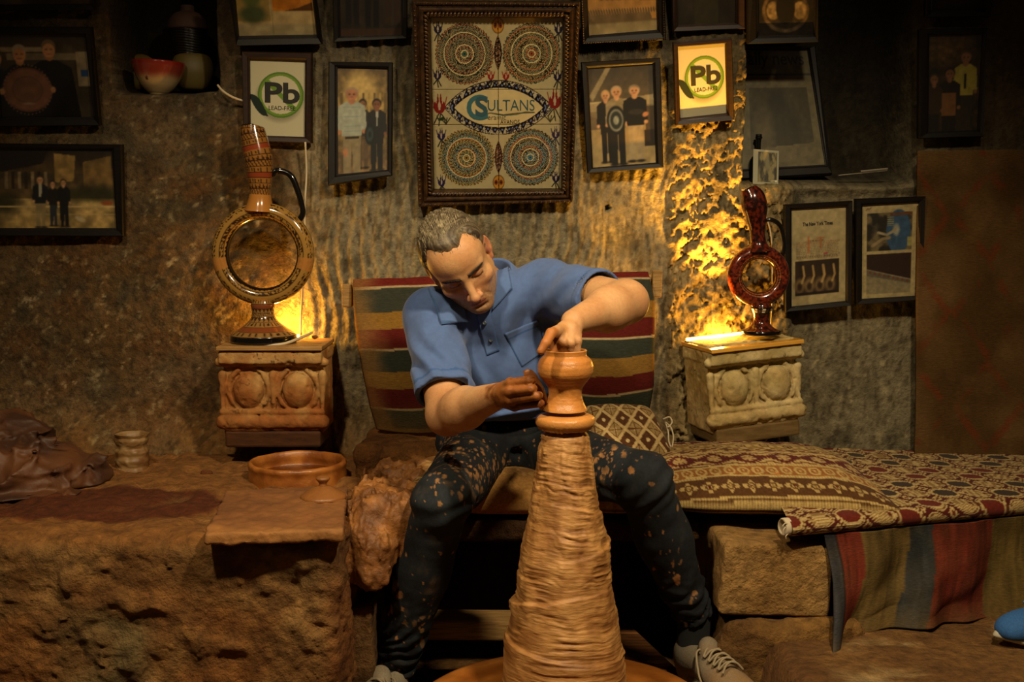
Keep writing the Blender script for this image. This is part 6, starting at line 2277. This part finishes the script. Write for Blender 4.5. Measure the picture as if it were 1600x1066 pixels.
def patch(name, pts_px, off, thick, m, colr, nu=40, nv=40, label=None, par=None, edge=None):
    """A piece of cloth lying on the shirt: corner pixels TL, TR, BR, BL traced on to it, with real thickness."""
    u, v = np.meshgrid(np.linspace(0, 1, nu), np.linspace(0, 1, nv), indexing='ij')
    q = [np.array(p_, float) for p_ in pts_px]
    px = (q[0][0] * (1 - u) + q[1][0] * u) * (1 - v) + (q[3][0] * (1 - u) + q[2][0] * u) * v
    py = (q[0][1] * (1 - u) + q[1][1] * u) * (1 - v) + (q[3][1] * (1 - u) + q[2][1] * u) * v
    S = trace(shirt, px, py)
    bad = S[..., 1] > np.median(S[..., 1]) + .09
    if bad.any():
        S[bad] = S[~bad][np.argmin(((np.stack([px, py], -1)[bad][:, None] - np.stack([px, py], -1)[~bad][None]) ** 2).sum(-1), 1)]
    for _ in range(6):
        S[1:-1, 1:-1] = .25 * (S[2:, 1:-1] + S[:-2, 1:-1] + S[1:-1, 2:] + S[1:-1, :-2])
    du, dv = np.gradient(S, axis=0), np.gradient(S, axis=1)
    n = np.cross(du, dv)
    n /= np.maximum(np.linalg.norm(n, axis=-1, keepdims=True), 1e-9)
    n = np.where(n[..., 1:2] > 0, -n, n)
    e = np.minimum(np.minimum(u, 1 - u) * nu, np.minimum(v, 1 - v) * nv)
    h = off + thick * sstep(-.5, 1.2, e)
    c = np.empty(u.shape + (3,))
    c[:] = srgb(colr)
    if edge is not None:
        c = edge(u, v, c)
    return mesh(name, S + n * h[..., None], grid_faces(nu, nv), m, par or polo, col=lin(c), label=label)


st_ = lambda u, v, c: mixc(c, srgb('#2c4d80'), (((np.abs(v - .16) < .02) | (np.minimum(u, 1 - u) < .03) | (v > .96)) * .7))
patch('pocket', [(787, 521), (841, 499), (852, 548), (815, 574)], .0006, .0028, M_SHIRT, '#4d6496', edge=st_)
patch('placket', [(744, 492), (766, 484), (781, 548), (761, 556)], .0008, .0030, M_SHIRT, '#51699b', 24, 50, edge=lambda u, v, c: mixc(c, srgb('#2c4d80'), ((np.minimum(u, 1 - u) < .08) | (v > .95)) * .6))
M_BTN = mat('shirt_button', '#2a3442', rough=.3)
for px, py in ((757, 506), (767, 533)):
    S = trace(shirt, np.array([px]), np.array([py]))[0]
    V, Fq = lathe([(.0003, .0042), (.0012, .0038), (.003, .0046), (.0048, .0044), (.0052, .003), (.0052, .0), (.0003, 0)], 20)
    V = V @ rotx(math.radians(72)).T + S + np.array([0, -.003, .001])
    mesh('button', V, Fq, M_BTN, polo, label='small dark button')

st2 = lambda u, v, c: mixc(c, srgb('#35527c'), (np.minimum(np.minimum(u, 1 - u), 1 - v) < .06) * .5)
patch('collar_leaf', [(668, 452), (724, 478), (731, 503), (690, 509)], .002, .0065, M_SHIRT, '#51699b', 40, 40, edge=st2)
patch('collar_leaf', [(771, 418), (792, 412), (801, 452), (768, 486)], .002, .0065, M_SHIRT, '#51699b', 40, 40, edge=st2)

# collar: stand round the neck, leaf folded down with two points
cn = neckb + np.array([-.014, -.006, .004])
cax = np.array([-.26, -.50, .83])
cax = cax / np.linalg.norm(cax)
fr = P(752, 486, 2.52) - cn                     # towards the opening
fr -= cax * (fr @ cax)
fr /= np.linalg.norm(fr)
sd_ = np.cross(cax, fr)
nu = 120
u = np.linspace(0, 1, nu)
phi = math.radians(16) + u * math.radians(328)
R_in = .060
rows = []
pt = np.exp(-((u - .0) / .10) ** 2) + np.exp(-((u - 1.0) / .10) ** 2)
prof_ = [(0.0, -.030), (.002, -.004), (.004, .012), (.0075, .0175), (.012, .014), (.020, -.002), (.031, -.020), (.034, -.026), (.0325, -.0275), (.028, -.022), (.016, -.005), (.010, .006)]
for (dr, dh) in prof_:
    ext = max(0, dr - .010) / .024
    r_ = R_in + dr * (1.0 + .15 * pt * ext) + .006 * np.cos(phi * 2 + .6) + .004 * np.sin(phi * 3)
    hh = dh - .014 * pt * ext - .010 * (1 - np.cos(phi)) * -.5 * 0 - .012 * np.cos(phi) * 1.0
    ph = phi + np.where(u < .5, -1, 1) * .16 * pt * ext
    rows.append(cn + cax * hh[:, None] + r_[:, None] * (np.cos(ph)[:, None] * fr + np.sin(ph)[:, None] * sd_))
V = np.stack(rows, 1)
V = V + (.0016 * fbm(V, 30, 2))[..., None]
mesh('collar', V, grid_faces(nu, len(prof_)), M_SHIRT, polo, col=lin(np.tile(srgb('#50689a'), (nu * len(prof_), 1))))

# ------------------------------------------------------------------ jeans
hipR, hipL = P(752, 698, 2.76), P(838, 696, 2.77)
knRr, knLl = P(691, 782, 2.38), P(1004, 752, 2.40)
anR, anL = P(622, 1032, 2.52), P(1080, 955, 2.50)
jeans = Sdf()
jeans.add(ell_sd(pel + np.array([0, -.005, -.02]), (.160, .118, .092)), 0)
jeans.add(ell_sd(waist + np.array([-.004, .0, -.062]), (.148, .112, .07)), .03)
for hp_, kn, an in ((hipR, knRr, anR), (hipL, knLl, anL)):
    jeans.add(cone_sd(hp_, kn, .078, .060), .035)
    jeans.add(cone_sd(hp_ + np.array([0, 0, -.012]), hp_ * .35 + kn * .65 + np.array([0, 0, -.012]), .076, .060), .03)
    jeans.add(ell_sd(kn + np.array([0, -.004, .004]), (.058, .058, .058)), .02)
    jeans.add(cone_sd(kn, kn + (an - kn) * .45 + np.array([0, .014, 0]), .058, .060), .02)
    jeans.add(cone_sd(kn + (an - kn) * .40 + np.array([0, .010, 0]), an, .060, .045), .02)
for an, kn in ((anR, knRr), (anL, knLl)):
    d = an - kn
    d /= np.linalg.norm(d)


def jeans_post(p, d):
    m = np.abs(d) < .05
    pm = p[m]
    dd = d[m]
    n_ = fbm(pm, 10, 2)
    for hp_, kn, an in ((hipR, knRr, anR), (hipL, knLl, anL)):
        ax = an - kn
        L = np.linalg.norm(ax)
        ax = ax / L
        t_ = (pm - kn) @ ax
        leg = np.linalg.norm(pm - kn - np.clip(t_, 0, L)[:, None] * ax, axis=1) < .10
        wv = sstep(.55 * L, .85 * L, t_)
        dd = dd - leg * wv * .0034 * np.sin(t_ * 150 + 13 * n_ + pm[:, 0] * 70) - leg * wv * .004 * fbm(pm, (30, 30, 70), 2)
        wk = np.exp(-(t_ / .05) ** 2)
        dd = dd - leg * wk * .0030 * np.sin(t_ * 130 + 60 * pm[:, 0] + 4 * n_)
        end = t_ - L - .012
        dd = np.where(leg & (t_ > L * .8), np.maximum(dd, end), dd)
        r_ = np.linalg.norm(pm - kn - t_[:, None] * ax, axis=1)
        dd = np.where(leg & (t_ > L * .8), np.maximum(dd, -np.maximum(r_ - .040, -(end + .04))), dd)
        th = kn - hp_
        LT = np.linalg.norm(th)
        th = th / LT
        tt_ = (pm - hp_) @ th
        lg = np.linalg.norm(pm - hp_ - np.clip(tt_, 0, LT)[:, None] * th, axis=1) < .115
        wt = np.exp(-((tt_ - .03) / .08) ** 2)
        dd = dd - lg * wt * .0050 * np.sin(tt_ * 100 + pm[:, 2] * 60 + 4 * n_)
    dd = dd - .0024 * fbm(pm, 24, 3)
    dd = np.maximum(dd, pm[:, 2] - (P(780, 655, 2.7)[2]))
    out = d.copy()
    out[m] = dd
    return out


jeans.post = jeans_post
V, Fq = surfnet(jeans, .0033, slack=1.3)
px = 800 + V[:, 0] / V[:, 1] * FPX
py = 340 - (V[:, 2] - CAMZ) / V[:, 1] * FPX
_cz = FPX * (_cp * V[:, 1] - _sp * (V[:, 2] - CAMZ)) ** -1
px = 800 + V[:, 0] * _cz
py = 533 - (_sp * V[:, 1] + _cp * (V[:, 2] - CAMZ)) * _cz
c = mixc(srgb('#14161a'), srgb('#1f2327'), np.clip(.5 + 1.3 * fbm(V, 16, 3), 0, 1))
front = V[:, 1] < np.where(px < 800, 2.75, 2.75)
faded_highlight = np.exp(-np.linalg.norm(V - knRr, axis=1) ** 2 / .008) + np.exp(-np.linalg.norm(V - knLl, axis=1) ** 2 / .008)
c = mixc(c, srgb('#394047'), np.clip(faded_highlight, 0, 1) * .45)  # paler knees: faded denim plus a highlight painted into the colour
dens = 1.9 * np.exp(-((px - 760) / 60) ** 2 - ((py - 735) / 45) ** 2) + 1.5 * np.exp(-((px - 700) / 30) ** 2 - ((py - 705) / 30) ** 2) + 1.7 * np.exp(-((px - 950) / 42) ** 2 - ((py - 722) / 36) ** 2) + .22 * (px < 760) * (py > 720) + .12 * (px > 930) + .6 * np.exp(-((px - 672) / 14) ** 2 - ((py - 930) / 50) ** 2) + .8 * np.exp(-((px - 640) / 30) ** 2 - ((py - 965) / 16) ** 2) + .25 * np.exp(-((px - 1055) / 24) ** 2 - ((py - 890) / 40) ** 2)
dens = dens * front
rng = np.random.default_rng(21)
pick = rng.choice(len(V), 900, p=dens / dens.sum(), replace=True)
spl = np.zeros(len(V))
big = [(617, 915, 7, 13), (624, 931, 8, 9), (705, 725, 5, 8), (735, 742, 5, 7), (745, 745, 4, 6), (660, 965, 7, 4), (1058, 905, 7, 11), (1052, 880, 3, 9), (1018, 757, 6, 4), (1085, 926, 6, 7), (1080, 938, 4, 8), (960, 700, 7, 8), (975, 710, 6, 9), (945, 735, 8, 10), (985, 735, 5, 10), (940, 712, 6, 6), (1015, 835, 2, 7), (1036, 832, 2, 5), (1060, 860, 2, 8), (648, 975, 4, 9), (660, 1005, 5, 14)]
for (bx_, by_, rx, ry) in big:
    k = ((px - bx_) / rx / .75) ** 2 + ((py - by_) / ry / .75) ** 2 + 1.1 * fbm(V, 110, 3)
    spl = np.maximum(spl, np.where(front & (V[:, 1] < 2.62), 1 - sstep(.7, 1.05, k), 0))
for i in pick:
    s1 = rng.choice([.0015, .0024, .0036, .0055], p=[.42, .33, .18, .07])
    q = V - V[i]
    k = (q[:, 0] / s1) ** 2 + (q[:, 1] / (s1 * 1.6)) ** 2 + (q[:, 2] / (s1 * rng.uniform(1.0, 2.2))) ** 2
    near = k < 3
    spl[near] = np.maximum(spl[near], 1 - sstep(.6, 1.1, k[near] + .9 * fbm(V[near], 170, 2)))
smear = np.clip(fbm(V, (30, 60, 18), 3) * 3 - .55, 0, 1) * np.clip(dens, 0, 1) * .5
c = mixc(c, srgb('#8a6038'), smear)
c = mixc(c, srgb('#a27040'), np.clip(spl, 0, 1) * (.75 + .5 * np.clip(fbm(V, 40, 2), -.5, .5)))
jn = mesh('jeans', V, Fq, M_DENIM, man, col=lin(c))
V, Fq = tube([P(700, 668, 2.62), P(735, 672, 2.615), P(790, 672, 2.618), P(840, 668, 2.63)], .0035, 6)

# ------------------------------------------------------------------ shoes and socks
M_MESHGREY = mat('grey_shoe_mesh', attr=True, c2=.25, nscale=300, rough=.85, bump=.0006, bscale=600)
M_SOLE = mat('pale_rubber', '#8d8066', '#6f6048', nscale=40, rough=.7)
M_SOCK = mat('black_sock', attr=True, rough=.95)


def shoe(par, org, ang, tone, lace_c, mir=1, tip=0.0, sole_m=None, h=.0032, clay=0.0, length=.285):
    d = np.array([math.cos(ang), math.sin(ang), 0])
    R = np.stack([d, np.array([-d[1], d[0], 0]), np.array([0, 0, 1.0])], 1) @ roty(tip)
    k = length / .285
    T = lambda q: (np.asarray(q, float) * k * np.array([1, mir, 1])) @ R.T + org
    e = lambda c, r, Rl=None: ell_sd(T(c), np.asarray(r) * k, R if Rl is None else R @ Rl)
    s = Sdf()
    s.add(e((.050, 0, .050), (.050, .036, .062)), 0)
    s.add(cone_sd(T((.055, 0, .062)), T((.175, .002, .044)), .038 * k, .038 * k), .02)
    s.add(e((.205, .004, .036), (.070, .046, .036)), .02)
    s.add(e((.255, .006, .030), (.028, .034, .022)), .015)
    s.add(e((.118, 0, .092), (.020, .026, .032), roty(-.5)), .010)
    s.cut(e((.058, 0, .128), (.044, .028, .046)), .006)
    s.cut(box_sd(T((.14, 0, -.02)), np.array([.5, .3, .07]) * k, R, .001), .003)
    V, Fq = surfnet(s, h)
    q = ((V - org) @ R) / k
    c = np.empty(V.shape)
    c[:] = srgb(tone)
    c = mixc(c, srgb('#3a342a'), ((np.abs(q[:, 2] - (.060 - .18 * (q[:, 0] - .05))) < .002) & (q[:, 0] < .16)) * .5)
    if clay:
        c = mixc(c, srgb('#8a6236'), np.clip(clay * sstep(.05, .26, q[:, 0]) + fbm(V, 30, 3) * .5 * clay, 0, .85))
    mesh('upper', V, Fq, M_MESHGREY, par, col=lin(c))
    # sole
    a = np.linspace(0, 2 * math.pi, 72, endpoint=False)
    f = .140 - .150 * np.cos(a)
    wd_ = np.interp(f, [-.01, .02, .09, .20, .26, .29], [.030, .037, .035, .050, .043, .030])
    y = np.sin(a) * wd_ * 1.0
    rings = [(.001, .0), (.96, 0), (1.0, .006), (1.0, .020), (.97, .027), (.90, .030), (.001, .030)]
    V = np.concatenate([T(np.stack([.14 + (f - .14) * s_, y * s_ + .003, np.full(72, z_) + .012 * sstep(.2, .29, f) * (z_ < .02)], -1)) for s_, z_ in rings])
    mesh('sole', V, grid_faces(len(rings), 72, False, True), sole_m or M_SOLE, par)
    ls = []
    for i, fx_ in enumerate(np.linspace(.118, .190, 5)):
        z_ = .102 - .16 * (fx_ - .118)
        for sg in (-1, 1):
            ls.append(tube([T((fx_, -.026 * sg, z_ - .012)), T((fx_ + .005, -.010 * sg, z_ + .004)), T((fx_ + .010, .012 * sg, z_ + .002)), T((fx_ + .016, .027 * sg, z_ - .014))], .0026 * k, 6))
    ls.append(tube([T((.118, .01, .100)), T((.108, .035, .10)), T((.125, .052, .075)), T((.140, .046, .060))], .0024 * k, 6))
    ls.append(tube([T((.118, -.01, .100)), T((.12, -.035, .095)), T((.15, -.05, .062)), T((.165, -.052, .045))], .0024 * k, 6))
    V, Fq = join(ls)
    mesh('shoelace', V, Fq, mat('shoelace', lace_c, rough=.9), par)
    return T


def sock(par, an, kn, T, mark):
    d = an - kn
    d /= np.linalg.norm(d)
    a0 = an - d * .03
    heel = T((.055, 0, .075))
    n = 40
    pr_ = smooth_prof(np.hstack([np.array([a0, an + d * .02, heel, T((.075, 0, .05))]), np.array([[.041], [.038], [.036], [.034]])]), 40)
    V, Fq = tube(pr_[:, :3], pr_[:, 3], 40, smooth=False)
    c = np.empty(V.shape)
    c[:] = srgb('#0e0f12')
    _cz = FPX / (_cp * V[:, 1] - _sp * (V[:, 2] - CAMZ))
    t_ = (V - a0) @ d
    q = V - a0 - t_[:, None] * d
    az = np.arctan2(q[:, 0], -q[:, 1])
    if mark:
        for tt_ in (.030, .0365):
            c = mixc(c, srgb('#8d8d88'), ((np.abs(t_ - tt_) < .0013) & (az > -.1)) * 1.0)
        for k_ in (.028, .034, .040):
            c = mixc(c, srgb('#a8a8a2'), np.hypot(t_ - k_, (az + .55) * .038) < .0035)
    mesh('sock', V, Fq, M_SOCK, par, col=lin(c))


sh_ = bpy.data.objects.new('shoe', None)
COL.objects.link(sh_)
sh_.parent = man
PORG['shoe'] = PORG['person']
oL = np.array([anL[0] - .018, anL[1] + .045, -.138])
sh_.location = (0, 0, 0)
T = shoe(sh_, oL, math.radians(-65), '#6f6656', '#8d7d62', 1, 0.0, clay=.6)
sk = sock(man, anL, knLl, T, True)
sh2 = bpy.data.objects.new('shoe', None)
COL.objects.link(sh2)
sh2.parent = man
PORG[sh2.name] = PORG['person']
oR = np.array([anR[0] - .004, anR[1] + .035, -.205])
T = shoe(sh2, oR, math.radians(-104), '#857a66', '#7a6c55', -1, 0.0, clay=.4)
sock(man, anR, knRr, T, False)

# the rib the potter holds against the pot
t = thing('wooden_rib', 'clay-coated flat wooden rib held in the potter\'s right hand against the pot', 'tool', P(840, 610, 2.125))
ol = [(817, 580), (824, 577), (831, 578), (838, 585), (845, 597), (852, 612), (857, 626), (859, 635), (855, 640), (845, 641), (836, 630), (828, 610), (820, 592)]
fr_ = np.array([P(x, y, 2.137) for x, y in ol])
n = len(ol)
cen = fr_.mean(0)
rings = [cen + (fr_ - cen) * s_ + np.array([.0, dy, 0]) for s_, dy in ((.02, -.003), (.9, -.003), (1.0, -.001), (1.0, .002), (.9, .004), (.02, .004))]
mesh('blade', np.concatenate(rings), grid_faces(6, n, False, True), mat('clay_coated_wood', '#6d3c17', '#8a5222', nscale=60, rough=.45), t)

# a visitor's blue running shoe at the picture's edge
t = thing('running_shoe', 'bright blue running shoe with pale sole at the right edge of the floor', 'shoe', (1.2, 2.42, 0.008))
shoe(t, np.array([P(1545, 1016, 2.37)[0] + .285, 2.385, .006]), math.radians(187), '#2b5c98', '#5a7ea8', 1, 0.0, mat('white_sole', '#b0a892', rough=.6))
